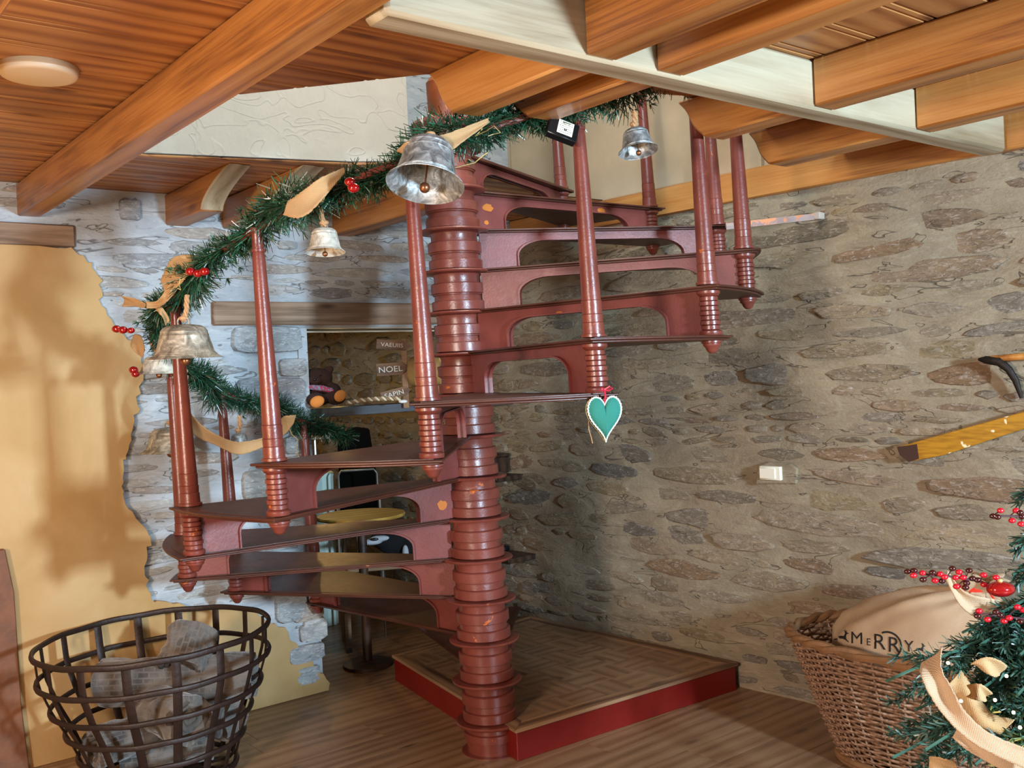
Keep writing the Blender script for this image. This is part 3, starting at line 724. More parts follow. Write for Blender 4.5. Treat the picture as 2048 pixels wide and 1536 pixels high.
# ------------------------------------------------------------------ garland round the handrail
def needles(mb, c, t, rad, ln, n, r, wid=0.0022, fwd=0.5):
    """n needles springing from point c, leaning along t"""
    for _ in range(n):
        u = Vector((r.gauss(0,1), r.gauss(0,1), r.gauss(0,1))); u.normalize()
        d = (u+t*fwd); d.normalize(); b = c+u*rad*r.random(); l = ln*r.uniform(0.6, 1.15); s_ = d.orthogonal(); s_.rotate(Matrix.Rotation(r.random()*6.28, 3, d)); s_.normalize(); s_ *= wid
        tip = b+d*l
        mb.add([b-s_, b+s_, tip+s_*0.5+Vector((0,0,-l*0.08)), tip-s_*0.5+Vector((0,0,-l*0.08))], [(0,1,2,3)])
def sprig(mb, p, d, L, r, nl=0.035, dens=260, wid=0.0016):
    d = d.normalized(); n = max(3, int(L*dens/10))
    for i in range(n):
        t = i/n; c = p+d*L*t+Vector((0,0,-0.10*L*t*t)); k = nl*(1-0.45*t)
        needles(mb, c, d, 0.004, k, 10, r, wid, 1.1)
gar = empty('garland', 'green fir garland twisted along the staircase handrail from the passage up to the ceiling', 'garland', rail(-2, 0.9))
def gpt(k, side=0.0, dz=0.0):
    a = ak(k); d = dvec(a); p = rail(k, 0.86+dz); return p+Vector((d[0], d[1], 0))*side
def gdir(k): return (rail(k+0.03)-rail(k-0.03)).normalized()
r_ = random.Random(17); mb = MB(); core = []
G0 = gar.location
for i in range(560):
    k = -5.45+8.5*i/559
    sag = 0.020*math.sin(k*5.1)+0.012*math.sin(k*13); c = gpt(k, 0.03*math.sin(k*7.3), 0.0+sag)-G0; core.append(c)
    dens = 44
    fat = 1+0.35*math.sin(k*6.1)+0.2*math.sin(k*15.7)
    needles(mb, c+Vector((0,0,0.004)), gdir(k)*(1 if r_.random() < .5 else -1), 0.060*fat, 0.052, dens, r_, 0.0024)
mb.build('needle_foliage', MAT['needle'], gar, smooth=0, kind='stuff')
mb = MB()
for i in range(210):
    k = -5.45+8.45*i/209+r_.uniform(-.03, .03); c = gpt(k, 0, 0)-G0
    u = Vector((r_.gauss(0,1), r_.gauss(0,1), r_.gauss(-0.1,.7))).normalized()
    sprig(mb, c, u+gdir(k)*r_.uniform(-1,1), r_.uniform(0.08, 0.16), r_, 0.040, 260, 0.0022)
mb.build('fir_sprigs', MAT['needle'], gar, smooth=0, kind='stuff')
mb = MB(); mb.tube(core[::4], 0.006, 5); mb.build('garland_wire', MAT['oldwood'], gar)
mb = MB()
for i in range(9):
    k = -5.3+i*0.95; c = gpt(k, 0.05, 0)-G0; P = [c]
    for j in range(8): P.append(P[-1]+Vector((r_.gauss(0,.02), r_.gauss(0,.02), r_.gauss(-.005,.018))))
    mb.tube(P, 0.0015, 4)
c0 = at(590, 850, 5.3)-G0; mb.tube([at(x, y, 5.3)-G0 for x, y in ((575,846),(583,868),(596,880),(592,900),(598,915),(603,925))], 0.002, 4)
mb.tube([at(x, y, 3.35)-G0 for x, y in ((975,305),(965,312),(950,325),(920,333),(895,338))], 0.0018, 4)
mb.build('fairy_light_wire', MAT['gold'], gar, kind='stuff')

# burlap ribbon pieces wound round the garland
def ribbon(name, spine, width, label, parent=None, n=14, mat='burlap', curl=0.25, seed=1, fold=0.012):
    """spine: list of (point, half-width vector) -> cloth strip with soft folds"""
    r = random.Random(seed); pts = [Vector(p) for p, _ in spine]; hw = [Vector(h) for _, h in spine]; m = len(pts)-1
    def cr(L, t):
        i = min(int(t*m), m-1); u = t*m-i; p0 = L[max(i-1,0)]; p1 = L[i]; p2 = L[i+1]; p3 = L[min(i+2, m)]
        return 0.5*((2*p1)+(p2-p0)*u+(2*p0-5*p1+4*p2-p3)*u*u+(3*p1-p0-3*p2+p3)*u*u*u)
    g = []; N = n*m
    for i in range(N+1):
        t = i/N; p = cr(pts, t); h = cr(hw, t); tt = (cr(pts, min(t+.01,1))-cr(pts, max(t-.01,0))); nn = tt.cross(h)
        nn = nn.normalized() if nn.length > 1e-9 else Vector((0,-1,0)); row = []
        for j in range(9):
            v = (j-4)/4; f = fold*0.4*math.sin(v*2.2+t*7+seed)+curl*h.length*(v*v-0.3)
            e = 1+0.05*r.uniform(-1, 1) if j in (0, 8) else 1
            row.append(p+h*v*e+nn*f)
        g.append(row)
    mb = MB(); mb.sheet(g); org = pts[0]
    mb.v = [tuple(Vector(v)-org) for v in mb.v]
    o = mb.build(name, MAT[mat], parent, loc=org if parent is None else org-parent.location, smooth=180); solidify(o, 0.003); return o
rib = empty('burlap_ribbon', 'beige burlap ribbon wound in loose twists around the stair garland', 'ribbon', rail(-1, 0.9))
def A_(l, Y): return [at(x, y, Y if not isinstance(Y, (list, tuple)) else Y[i]) for i, (x, y) in enumerate(l)]
def strip2(top, bot, Yt, seed, **kw):
    a = A_(top, Yt); b = A_(bot, Yt); return ribbon('ribbon_twist', [((p+q)/2, (p-q)/2) for p, q in zip(a, b)], 0, None, rib, seed=seed, **kw)
strip2([(578,402),(612,378),(650,352),(688,335)], [(566,430),(608,436),(648,395),(690,345)], (3.42,3.38,3.38,3.42), 1)
strip2([(322,560),(345,520),(375,510),(402,512)], [(335,600),(362,572),(378,550),(400,538)], (3.88,3.82,3.8,3.85), 2)
strip2([(290,603),(318,600),(345,560),(362,545)], [(296,617),(322,612),(350,585),(368,560)], (3.9,3.88,3.85,3.82), 3)
strip2([(242,590),(262,594),(285,603)], [(250,612),(272,612),(292,615)], (4.05,4.0,3.95), 4, curl=0.5)
strip2([(812,290),(850,278),(900,265),(975,238)], [(822,322),(862,330),(905,300),(980,243)], (3.30,3.25,3.25,3.3), 5)
strip2([(800,300),(815,285),(832,290)], [(808,318),(822,312),(835,305)], (3.28,3.22,3.25), 6, curl=0.8)
strip2([(272,668),(285,675),(290,700)], [(262,680),(268,700),(285,716)], (4.3,4.25,4.25), 7)
strip2([(555,842),(575,832),(592,830)], [(548,868),(566,872),(588,846)], (5.35,5.3,5.3), 8)
strip2([(352,782),(372,812),(400,846),(440,872),(478,884),(525,876)], [(345,800),(352,832),(385,868),(430,890),(478,909),(530,893)], (4.75,4.75,4.8,4.85,4.9,4.95), 9)
strip2([(605,838),(628,828),(648,838)], [(602,850),(622,860),(650,850)], (6.0,5.95,5.95), 10)
strip2([(348,738),(362,728),(374,742)], [(352,762),(364,768),(376,752)], (4.6,4.55,4.6), 11, mat='burlap2')
strip2([(308,612),(325,616),(338,640)], [(312,622),(322,630),(332,652)], (3.95,3.92,3.95), 12)

# ------------------------------------------------------------------ bells
def bell(label, px, py, Y, wid, hgt, mat, tiltx=0.0, tilty=0.0, rope=None, flare=1.0, dome=False):
    """px,py = the centre of the mouth; tilts turn the mouth towards the viewer / sideways"""
    P = at(px, py, Y); t = empty('bell', label, 'bell', P, 0, 'bells hung from the garland'); R = wid/2; H = hgt
    T = Matrix.Rotation(tiltx, 4, 'X') @ Matrix.Rotation(tilty, 4, 'Y')
    top = 0.50*R if not dome else 0.55*R
    outer = [(R, 0.0), (R*1.01, H*0.012), (R*0.93, H*0.05), (R*0.855, H*0.105), (R*0.865, H*0.12), (R*0.82, H*0.15), (R*0.825, H*0.165), (R*0.79, H*0.19), (R*0.745, H*0.34), (R*0.70, H*0.5), (R*0.655, H*0.66), (R*0.665, H*0.68), (R*0.645, H*0.70), (R*0.625, H*0.78), (R*0.635, H*0.80), (R*0.605, H*0.83), (R*0.57, H*0.89), (R*0.47, H*0.95), (R*0.25, H*0.99), (0.0001, H)]
    inner = [(R*0.97, 0.004), (R*0.83, H*0.10), (R*0.76, H*0.19), (R*0.70, H*0.34), (R*0.58, H*0.7), (R*0.5, H*0.88), (0.0001, H*0.94)]
    mb = MB(); mb.lathe(inner[::-1]+outer, 40, T, caps=False); mb.build('bell_shell', mat, t, smooth=50)
    mb = MB(); mb.tube([T @ Vector((0,0,H*0.93)), T @ Vector((0,0,H*0.5)), T @ Vector((0,0,-0.0))+Vector((0,0,-0.0))], R*0.025, 6); mb.ball(T @ Vector((0,0,-H*0.06)), R*0.14, 12, 8); mb.build('clapper', MAT['clap'], t)
    mb = MB(); mb.tube([T @ Vector((R*0.16*math.cos(a), 0, H*1.06+R*0.16*math.sin(a))) for a in [2*PI*i/14 for i in range(14)]], R*0.028, 6, closed=True); mb.build('hanging_ring', MAT['bellb'], t)
    if rope:
        q = [at(x, y, Y)-P for x, y in rope]; q[-1] = T @ Vector((0,0,H*1.08)); mb = MB(); d = (q[-1]-q[0]).length; n = max(8, int(d/0.008))
        for ph in (0, 2.1, 4.2):
            pp = []
            for i in range(n+1):
                u = i/n*(len(q)-1); j = min(int(u), len(q)-2); c = q[j].lerp(q[j+1], u-j); an = i*0.9+ph; pp.append(c+Vector((0.0055*math.cos(an), 0.0055*math.sin(an), 0)))
            mb.tube(pp, 0.0055, 5)
        mb.ball(q[-1]+Vector((0,0,0.012)), (0.017, 0.014, 0.010)); mb.build('rope', MAT['rope'], t)
    return t
bell('large dull silver bell tilted towards the viewer below the burlap triangle', 850, 370, 3.22, 0.255, 0.165, MAT['bell'], -0.34, 0.12, [(838,300),(836,322)])
bell('small whitewashed bell on a jute rope between the second and third balusters', 650, 505, 3.5, 0.142, 0.088, MAT['bellw'], -0.10, 0.0, [(637,408),(645,440),(647,460)])
bell('large bronze-white bell in front of the leftmost balusters', 371, 717, 3.75, 0.275, 0.130, MAT['bellb'], 0.03, 0.0, [(374,590),(373,620),(374,642)])
bell('grey bell partly hidden behind the leftmost balusters', 318, 748, 4.5, 0.20, 0.082, MAT['bellw'], 0.0, 0.02, [(302,665),(304,690),(306,706)])
bell('wide flared bell low behind the leftmost pair of balusters', 342, 904, 4.95, 0.295, 0.125, MAT['bellb'], 0.0, 0.0, [(342,842),(342,855)])
bell('small bluish bell hanging inside the burlap loop near the passage', 480, 896, 5.1, 0.125, 0.075, MAT['bell'], -0.1, -0.1, [(478,832),(480,850),(480,866)])
bell('small pale silver bell hanging right of the black tagged box', 1277, 303, 3.55, 0.145, 0.086, MAT['bell'], -0.20, -0.09, [(1269,222),(1270,238),(1271,254)])

# red baubles tucked in the garland
def baubles(label, L, Y, r=0.0165):
    t = empty('bauble_cluster', label, 'bauble', at(L[0][0], L[0][1], Y), 0, 'red bauble clusters on the garland')
    for i, (x, y, s_) in enumerate(L):
        mb = MB(); P = at(x, y, Y-0.01*i)-t.location; mb.ball(P, (r*1.25*s_, r*1.1*s_, r*s_), 18, 12); mb.build('red_ball', MAT['bauble'], t, smooth=180)
    mb = MB(); P0 = at(L[0][0]+8, L[0][1]-2, Y+0.05)-t.location
    for i, (x, y, s_) in enumerate(L): mb.tube([P0, at(x, y, Y-0.01*i)-t.location], 0.0016, 4)
    mb.build('wire_stem', MAT['gold'], t)
baubles('pair of glossy red baubles in the garland left of the large silver bell', [(700,364,1.0),(707,376,1.05)], 3.33, 0.0155)
baubles('three small red baubles beside the upper burlap twist', [(381,543,1.0),(396,547,0.95),(409,543,1.0)], 3.72, 0.0155)
baubles('row of dark red baubles at the leftmost tip of the garland', [(233,658,1.0),(246,660,1.0),(262,661,0.8)], 4.1, 0.0155)
baubles('pair of red baubles beside the half-hidden grey bell', [(267,740,1.0),(271,748,0.9)], 4.4, 0.017)

# black battery box with white label on the baluster top
b0 = at(1124, 262, 3.50); t = empty('battery_box', 'black tagged box with a printed white label hung at a baluster top', 'box', b0)
t.rotation_euler = (math.radians(-22), math.radians(-24), math.radians(12))
# axes: x right, y away, z up -> thin in y
t.rotation_euler = (math.radians(-18), math.radians(20), math.radians(14))
mb = MB(); mb.box((0,0,0), (0.112, 0.034, 0.074)); mb.build('case', MAT['black'], t, bevel=0.003)
mb = MB(); mb.box((0.006,-0.0176,0.004), (0.058, 0.0012, 0.055)); mb.build('paper_label', MAT['white'], t)
mb = MB(); r_ = random.Random(2)
for i in range(6):
    x = -0.018
    while x < 0.026:
        w = r_.uniform(0.002, 0.007); mb.box((x+w/2, -0.0184, 0.026-i*0.0085), (w, 0.0006, 0.0016)); x += w+0.002
mb.box((0.004, -0.0184, -0.004), (0.004, 0.0006, 0.006)); mb.box((0.0095, -0.0184, -0.004), (0.004, 0.0006, 0.006))
mb.build('printing', MAT['black'], t)
mb = MB(); mb.tube([Vector((0.0,0.0,0.036)), Vector((0.01,0.02,0.06)), Vector((0.02,0.05,0.09))], 0.002, 5); mb.build('cable', MAT['black'], t)

# felt heart
hp = at(1210, 838, 3.48); heart = empty('felt_heart', 'teal felt heart with white lace edge hung on a red ribbon from a tread corner', 'heart', hp, 0.12)
def heart_pts(s=1.0, n=40):
    P = []
    for i in range(n):
        t = 2*PI*i/n; x = 16*math.sin(t)**3; y = 13*math.cos(t)-5*math.cos(2*t)-2*math.cos(3*t)-math.cos(4*t); P.append((x/16*0.060*s, (y+2.5)/14.5*0.079*s))
    return P
def pillow(P, depth, mat, name, parent, sgn, n=6):
    mb = MB(); m = len(P); g = []
    for j in range(n+1):
        u = j/n; g.append([(x*(1-u), -sgn*depth*math.sqrt(max(0, 1-(1-u)**2)), z*(1-u)+0.0*u) for x, z in P])
    V = [p for row in g for p in row]; F = []
    for j in range(n):
        for i in range(m): F.append((j*m+i, j*m+(i+1)%m, (j+1)*m+(i+1)%m, (j+1)*m+i))
    mb.add(V, F); return mb.build(name, mat, parent, smooth=180)
HP = heart_pts()
pillow(HP, 0.020, plain('teal_felt', '#2a7a6c', 0.95, var=0.12, bump=0.5, bscale=200), 'teal_front', heart, 1)
pillow([(x-0.008, z-0.001) for x, z in HP], 0.030, plain('cream_felt', '#d8b878', 0.95, bump=0.5, bscale=150), 'cream_back', heart, -1)
mb = MB(); q = []
for i in range(160):
    u = i/160*40; j = int(u); f = u-j; a, b = HP[j], HP[(j+1)%40]; x = a[0]+(b[0]-a[0])*f; z = a[1]+(b[1]-a[1])*f; w = 0.0018*math.sin(i*2.3); q.append((x*(1+w*12), -0.002+w, z*(1+w*12)))
mb.tube(q, 0.0030, 5, closed=True); mb.build('lace_edge', plain('white_lace', '#f2f5ee', 0.9), heart)
RDR = plain('red_satin', '#b01430', 0.4)
mb = MB(); mb.tube([(0,0,0.055),(0.004,-0.006,0.08),(0.0,-0.01,0.103)], 0.004, 6); mb.tube([(0,-0.012,0.104),(0.018,-0.02,0.115),(0.028,-0.016,0.106),(0.016,-0.012,0.100),(0,-0.012,0.103)], 0.0035, 6)
mb.tube([(0,-0.012,0.104),(-0.012,-0.02,0.112),(-0.016,-0.016,0.103),(0,-0.012,0.102)], 0.003, 6); mb.build('red_ribbon', RDR, heart)
mb = MB(); mb.tube([(-0.055,0.02,-0.005),(-0.056,0.018,-0.035),(-0.05,0.015,-0.06),(-0.046,0.012,-0.085)], 0.002, 5); mb.build('loose_thread', MAT['rope'], heart)

# ------------------------------------------------------------------ on the right wall
fR = frR()
s_, z_ = onR(1548, 945); sw = empty('light_switch', 'white plastic light switch on the right stone wall', 'switch', pt(fR, s_, z_, 0.02), math.atan2(DR.y, DR.x))
mb = MB(); mb.box((0, 0, 0), (0.135, 0.045, 0.076)); mb.build('switch_plate', MAT['white'], sw, bevel=0.006, bseg=2)
mb = MB(); mb.box((-0.012, -0.025, 0.0), (0.098, 0.010, 0.060)); mb.build('rocker', MAT['white'], sw, bevel=0.003)
mb = MB(); mb.prism([(s_-0.11, z_-0.07), (s_+0.02, z_-0.06), (s_+0.15, z_-0.055), (s_+0.16, z_+0.03), (s_+0.12, z_+0.055), (s_-0.02, z_+0.06), (s_-0.09, z_+0.04)], 0.0, 0.024, frM(fR)); mb.build('mortar_patch', MAT['mortarR'], wallR, smooth=0, bevel=0.008)

def on_wall_poly(pxs, n0, n1): return [onR(*p) for p in pxs]
ski = empty('wooden_ski', 'worn mustard yellow wooden ski end fixed slanting on the stone wall', 'ski', (0,0,0))
P = on_wall_poly([(1808,893),(1822,888),(1870,874),(2070,818),(2200,782),(2200,822),(2070,852),(1900,908),(1832,921),(1815,905)], 0, 0)
t_ = NT('mustard_paint'); p_ = t_.coord(); k_ = t_.ramp(t_.noise(t_.mapping(t_.pos(), (1,1,1)), 13, 3, 0.2, 0.4), [(0.66, (0,0,0,1)), (0.68, (1,1,1,1))])
w_ = t_.ramp(t_.noise(t_.mapping(t_.pos(), (4,4,30)), 3, 4), [(0.3, '#8f6012'), (0.6, '#b27c1c')]); t_.set('Base Color', t_.mix(k_, w_, C('#ead9b0'))); t_.set('Roughness', 0.4)
mb = MB(); mb.prism(P, 0.045, 0.062, frM(fR)); mb.build('blade', t_.m, ski, bevel=0.003, smooth=0)
mb = MB(); mb.prism([onR(1806,892), onR(1846,886), onR(1850,915), onR(1830,922), onR(1812,908)], 0.0615, 0.064, frM(fR)); mb.build('bare_tip', plain('dark_worn_wood', '#3a1f16', 0.6), ski, smooth=0)
mb = MB()
for q in (onR(1900, 895), onR(2020, 855)): mb.box((q[0], q[1], 0.02), (0.04, 0.03, 0.06), frM(fR))
mb.build('wall_peg', MAT['darkwood'], ski)

pick = empty('pickaxe', 'old pickaxe with orange wooden handle hanging on the stone wall at the right edge', 'pickaxe', (0,0,0))
IR = plain('forged_dark_iron', '#2a241f', 0.55, 0.6, var=0.3, bump=0.4)
def rw(px, py, n): s, z = onR(px, py); return pt(fR, s, z, n)
mb = MB(); mb.tube([rw(1995,717,0.07), rw(2060,712,0.07), rw(2200,703,0.07)], [0.014, 0.016, 0.017], 10); mb.build('handle', wood('pick_handle', '#8a4e1e', '#b8742f', '#cf8f48', 0.5, knots=False), pick)
mb = MB(); mb.tube([rw(1970,718,0.07), rw(1985,719,0.075), rw(2012,722,0.075), rw(2030,738,0.07), rw(2042,760,0.06), rw(2052,795,0.05)], [0.006, 0.018, 0.022, 0.017, 0.015, 0.008], 10, flat=0.8); mb.build('pick_head', IR, pick)
mb = MB(); mb.tube([rw(2015,720,-0.01), rw(2015,722,0.06)], 0.006, 6); mb.build('wall_nail', IR, pick)
# iron strap tying the stair to the wall
sa, za = onR(1643, 433)
mb = MB(); A1 = pt(fR, sa, za, 0.03); A2 = at(1452, 453, 4.95); dd = (A1-A2)
mb.tube([A1+Vector((0,0,0)), A1-dd*0.1, A2], 0.016, 4, flat=0.35, up=(0,0,1)); mb.v = [tuple(Vector(v)-A1) for v in mb.v]
st = empty('wall_strap', 'flat pinkish iron strap tying the staircase to the right wall', 'bracket', A1)
mb.build('strap', iron_paint('worn_strap', '#a8928a', '#8a6a66', '#d28a62', 0.5, 0.5), st, smooth=0)
mb = MB(); mb.box((0,0,0), (0.045, 0.05, 0.036)); mb.build('end_lug', plain('pale_plastered_iron', '#b7aa9c', 0.7), st, rot=(0,0,math.atan2(DR.y, DR.x)), bevel=0.004)
# round ceiling lamp
lp = atz(78, 152, 2.872); lam = empty('ceiling_lamp', 'round flat white ceiling lamp between two beams at top left', 'lamp', (lp.x, lp.y, 0))
mb = MB(); mb.lathe([(0.0001, 2.866), (0.10, 2.867), (0.113, 2.870), (0.117, 2.876), (0.117, 2.898)], 48); mb.build('diffuser', plain('opal_diffuser', '#d9c4a6', 0.5), lam, smooth=50)
mb = MB(); mb.lathe([(0.118, 2.882), (0.120, 2.884), (0.120, 2.8995), (0.10, 2.8995)], 48); mb.build('rim', plain('lamp_rim', '#b59a78', 0.4), lam)
# ------------------------------------------------------------------ round iron basket with rolled throws
IB = W(1.56, 4.74); ib = empty('iron_basket', 'large round wrought iron strap basket standing by the yellow wall', 'basket', (IB.x, IB.y, 0))
ib.rotation_euler = (0.0, -0.035, 0.0)
IRM = plain('brown_iron', '#33231c', 0.5, 0.35, var=0.35, bump=0.5, bscale=40)
MAT['quiltend'] = plain('crumpled_grey_fabric', '#5f564e', 0.95, var=0.45, bump=1.0, bscale=28)
BR = [(0.675, 0.53), (0.54, 0.522), (0.405, 0.475), (0.29, 0.42), (0.17, 0.375), (0.03, 0.33)]
def brad(z):
    for (z1, r1), (z0, r0) in zip(BR, BR[1:]):
        if z0 <= z <= z1: return r0+(r1-r0)*(z-z0)/(z1-z0)
    return BR[-1][1]
for i, (z, r) in enumerate(BR):
    mb = MB(); n = 72; mb.tube([(r*math.cos(2*PI*j/n), r*math.sin(2*PI*j/n), z+0.002*math.sin(j)) for j in range(n)], 0.0145 if i == 0 else 0.0135, 8, closed=True, flat=0.75, up=(0,0,1))
    mb.build('iron_rim' if i == 0 else 'iron_hoop', IRM, ib)
for j in range(16):
    a = 2*PI*j/16+0.12; P = []
    for i in range(14):
        z = 0.03+(0.665-0.03)*i/13; r = brad(z)-0.012; P.append((r*math.cos(a), r*math.sin(a), z))
    P = [(0.1*math.cos(a), 0.1*math.sin(a), 0.012), (0.30*math.cos(a), 0.30*math.sin(a), 0.014)]+P
    mb = MB(); mb.tube(P, 0.020, 6, flat=0.28, up=(-math.sin(a), math.cos(a), 0)); mb.build('iron_strap', IRM, ib)
mb = MB(); mb.lathe([(0.0001, 0.004), (0.12, 0.004), (0.12, 0.016), (0.0001, 0.016)], 24); mb.build('base_plate', IRM, ib)
t = NT('quilted_grey_fabric'); br = t.n('ShaderNodeTexBrick'); uvc = t.coord('Object')
sp = t.n('ShaderNodeSeparateXYZ'); t.link(uvc, sp.inputs[0]); at2 = t.math('ARCTAN2', sp.outputs[1], sp.outputs[2]); cb = t.n('ShaderNodeCombineXYZ'); t.link(sp.outputs[0], cb.inputs[0]); t.link(t.math('MULTIPLY', at2, 0.11), cb.inputs[1])
t.link(cb.outputs[0], br.inputs['Vector']); br.inputs['Scale'].default_value = 9.5; br.inputs['Color1'].default_value = C('#574e47'); br.inputs['Color2'].default_value = C('#3f3834'); br.inputs['Mortar'].default_value = C('#645c55'); br.inputs['Mortar Size'].default_value = 0.035
nn = t.noise(uvc, 9, 5, 1.0); t.set('Base Color', t.mix(t.ramp(nn, [(0.36, (0,0,0,1)), (0.6, (1,1,1,1))]), br.outputs[0], C('#6c655e'))); t.set('Roughness', 0.95)
t.bump(t.math('ADD', t.math('MULTIPLY', br.outputs['Fac'], 0.5), t.math('MULTIPLY', nn, 1.5)), 0.6, 0.02); t.set('Sheen Weight', 0.4)
MAT['quilt'] = t.m
def roll(loc, L, R, rotz, roty, label, seed):
    r = random.Random(seed); mb = MB(); n = 44; m = 26; V = []; F = []
    for i in range(m+1):
        u = i/m
        if u < .12: x = -L/2; q = u/.12; rr = R*(0.30+0.70*q); x += -0.010*math.sin(q*PI)+0.05*(1-q)**2
        elif u > .88: x = L/2; q = (1-u)/.12; rr = R*(0.30+0.70*q); x += 0.010*math.sin(q*PI)-0.05*(1-q)**2
        else: x = -L/2+L*(u-.12)/.76; rr = R
        for j in range(n):
            a = 2*PI*j/n; k = 1+0.07*math.sin(3*a+seed+u*6)+0.04*math.sin(7*a+u*13+seed)+0.03*math.sin(u*31+2*a)
            V.append((x, rr*k*math.cos(a), rr*k*math.sin(a)))
    for i in range(m):
        for j in range(n): F.append((i*n+j, i*n+(j+1)%n, (i+1)*n+(j+1)%n, (i+1)*n+j))
    F.append(tuple(range(n-1,-1,-1))); F.append(tuple(m*n+j for j in range(n))); mb.add(V, F)
    o = mb.build('rolled_throw', MAT['quilt'], loc=(IB.x+loc[0], IB.y+loc[1], loc[2]), rot=(0, roty, rotz), smooth=60)
    tag(o, label, 'rolled throw', 'grey rolled throws in the iron basket')
    mb = MB(); q = []
    for i in range(46):
        a = i*0.42; rr = R*(0.92-0.80*i/46)*(0.9+0.08*math.sin(i*1.7)); q.append((-L/2+0.012-0.004*math.sin(i*0.9)+0.0007*i, rr*math.cos(a), rr*math.sin(a)))
    mb.tube(q, [0.020*R/0.12]*46, 7); mb.build('rolled_end', MAT['quiltend'], o, smooth=180)
roll((0.0, 0.02, 0.13), 0.42, 0.095, 0.4, 0.0, 'lowest grey rolled throw lying across the basket bottom', 1)
roll((-0.11, -0.13, 0.235), 0.38, 0.090, 0.9, 0.05, 'low rolled throw at the front left, half under the others', 2)
roll((0.15, 0.10, 0.25), 0.40, 0.095, -0.45, 0.0, 'bright rolled throw low on the right side of the basket', 3)
roll((0.07, -0.12, 0.335), 0.44, 0.110, 2.35, 0.10, 'rolled throw whose open end faces front right in the middle of the pile', 4)
roll((0.04, 0.10, 0.43), 0.74, 0.110, 0.05, 0.02, 'long rolled throw lying across the top of the pile', 5)
roll((0.10, 0.08, 0.575), 0.20, 0.115, 1.45, -0.75, 'topmost rolled throw standing up with its coiled end facing the viewer', 6)

# ------------------------------------------------------------------ wicker basket with a burlap sack
WC = Vector((1.735, 4.37, 0)); wb = empty('wicker_basket', 'big brown wicker basket leaning beside the stone wall', 'basket', WC, 0)
WR = math.radians(-51.5)
t = NT('brown_wicker'); t.set('Base Color', t.ramp(t.noise(t.coord(), 60, 4, 0.5), [(0.3, '#5f4231'), (0.5, '#8a674f'), (0.72, '#ae8c72')])); t.set('Roughness', 0.6); t.bump(t.noise(t.coord(), 160, 3), 0.3, 0.003); MAT['wick'] = t.m
MAT['wickrim'] = plain('wicker_rim', '#8c6440', 0.6, var=0.3, bump=0.6, bscale=50)
ZT = 0.57; AX, AY = 0.56, 0.35
def wpt(th, v, off=0.0):
    s = 0.60+0.40*v**0.9; c_, s__ = math.cos(th), math.sin(th); e = 0.72
    x = math.copysign(abs(c_)**e, c_)*(AX*s+off); y = math.copysign(abs(s__)**e, s__)*(AY*s+off)
    z = 0.02+(ZT-0.02)*v
    return Vector((x*math.cos(WR)-y*math.sin(WR), x*math.sin(WR)+y*math.cos(WR), z))
NS = 44
mb = MB(); r_ = random.Random(8)
for q in range(38):
    v = 0.05+0.90*q/37; P = []; n = NS*4; ph = q % 2
    for i in range(n):
        th = 2*PI*i/n; P.append(wpt(th, v+0.004*math.sin(th*5+q)+r_.gauss(0, .0012), 0.011*math.cos(PI*(i/4+ph))))
    mb.tube(P, 0.0062, 5, closed=True, flat=0.8)
mb.build('woven_canes', MAT['wick'], wb, smooth=180, kind='stuff')
for j in range(NS):
    th = 2*PI*(j+0.0)/NS; mb = MB(); mb.tube([wpt(th, v/8) for v in range(0, 9)], 0.0065, 5); mb.build('stake', MAT['wick'], wb)
mb = MB()
for ph in (0, PI):
    P = []
    for i in range(160):
        th = 2*PI*i/160; w = i*0.55+ph; P.append(wpt(th, 1.0, 0.010*math.cos(w))+Vector((0,0,0.010*math.sin(w))))
    mb.tube(P, 0.017, 7, closed=True)
mb.build('plaited_rim', MAT['wickrim'], wb)
mb = MB(); 
for v, rr in ((0.0, 0.018), (0.03, 0.016)): mb.tube([wpt(2*PI*i/80, v, 0.012) for i in range(80)], rr, 7, closed=True)
mb.build('base_rim', MAT['wickrim'], wb)
mb = MB(); P = [wpt(2*PI*i/48, 0.02, -0.004) for i in range(48)]; mb.prism([(p.x, p.y) for p in P], 0.012, 0.03); mb.build('base_board', MAT['oldwood'], wb, smooth=0)

# sack: rings from the floor of the basket up to the tied neck
sk = empty('burlap_sack', 'stuffed burlap sack printed MERRY, tied with red string, standing in the wicker basket', 'sack', WC+Vector((0.03, 0.0, -0.02)))
def dirw(a): return Vector((math.cos(WR), math.sin(WR), 0))*a
SP = [  # (offset along basket, offset across, z, half length, half depth)
    (-0.02, 0.0, 0.075, 0.28, 0.18), (-0.02, 0.0, 0.20, 0.33, 0.21), (-0.01, 0.0, 0.36, 0.39, 0.25), (0.0, 0.0, 0.50, 0.42, 0.27), (0.01, 0.0, 0.60, 0.42, 0.27), (0.035, 0.0, 0.68, 0.385, 0.25), (0.08, 0.0, 0.745, 0.32, 0.215),
    (0.13, 0.0, 0.795, 0.245, 0.17), (0.19, 0.0, 0.83, 0.155, 0.115), (0.23, 0.0, 0.845, 0.075, 0.06), (0.25, 0.0, 0.86, 0.055, 0.05), (0.27, 0.0, 0.885, 0.09, 0.07), (0.285, 0.0, 0.915, 0.10, 0.085), (0.285, 0.0, 0.912, 0.07, 0.06)]
mb = MB(); V = []; F = []; n = 72; MM = 4; rings = []
for i in range(len(SP)-1):
    for q in range(MM): 
        u = q/MM; rings.append([SP[i][c]+(SP[i+1][c]-SP[i][c])*u for c in range(5)]+[(i+u)/(len(SP)-1)])
rings.append(list(SP[-1])+[1.0])
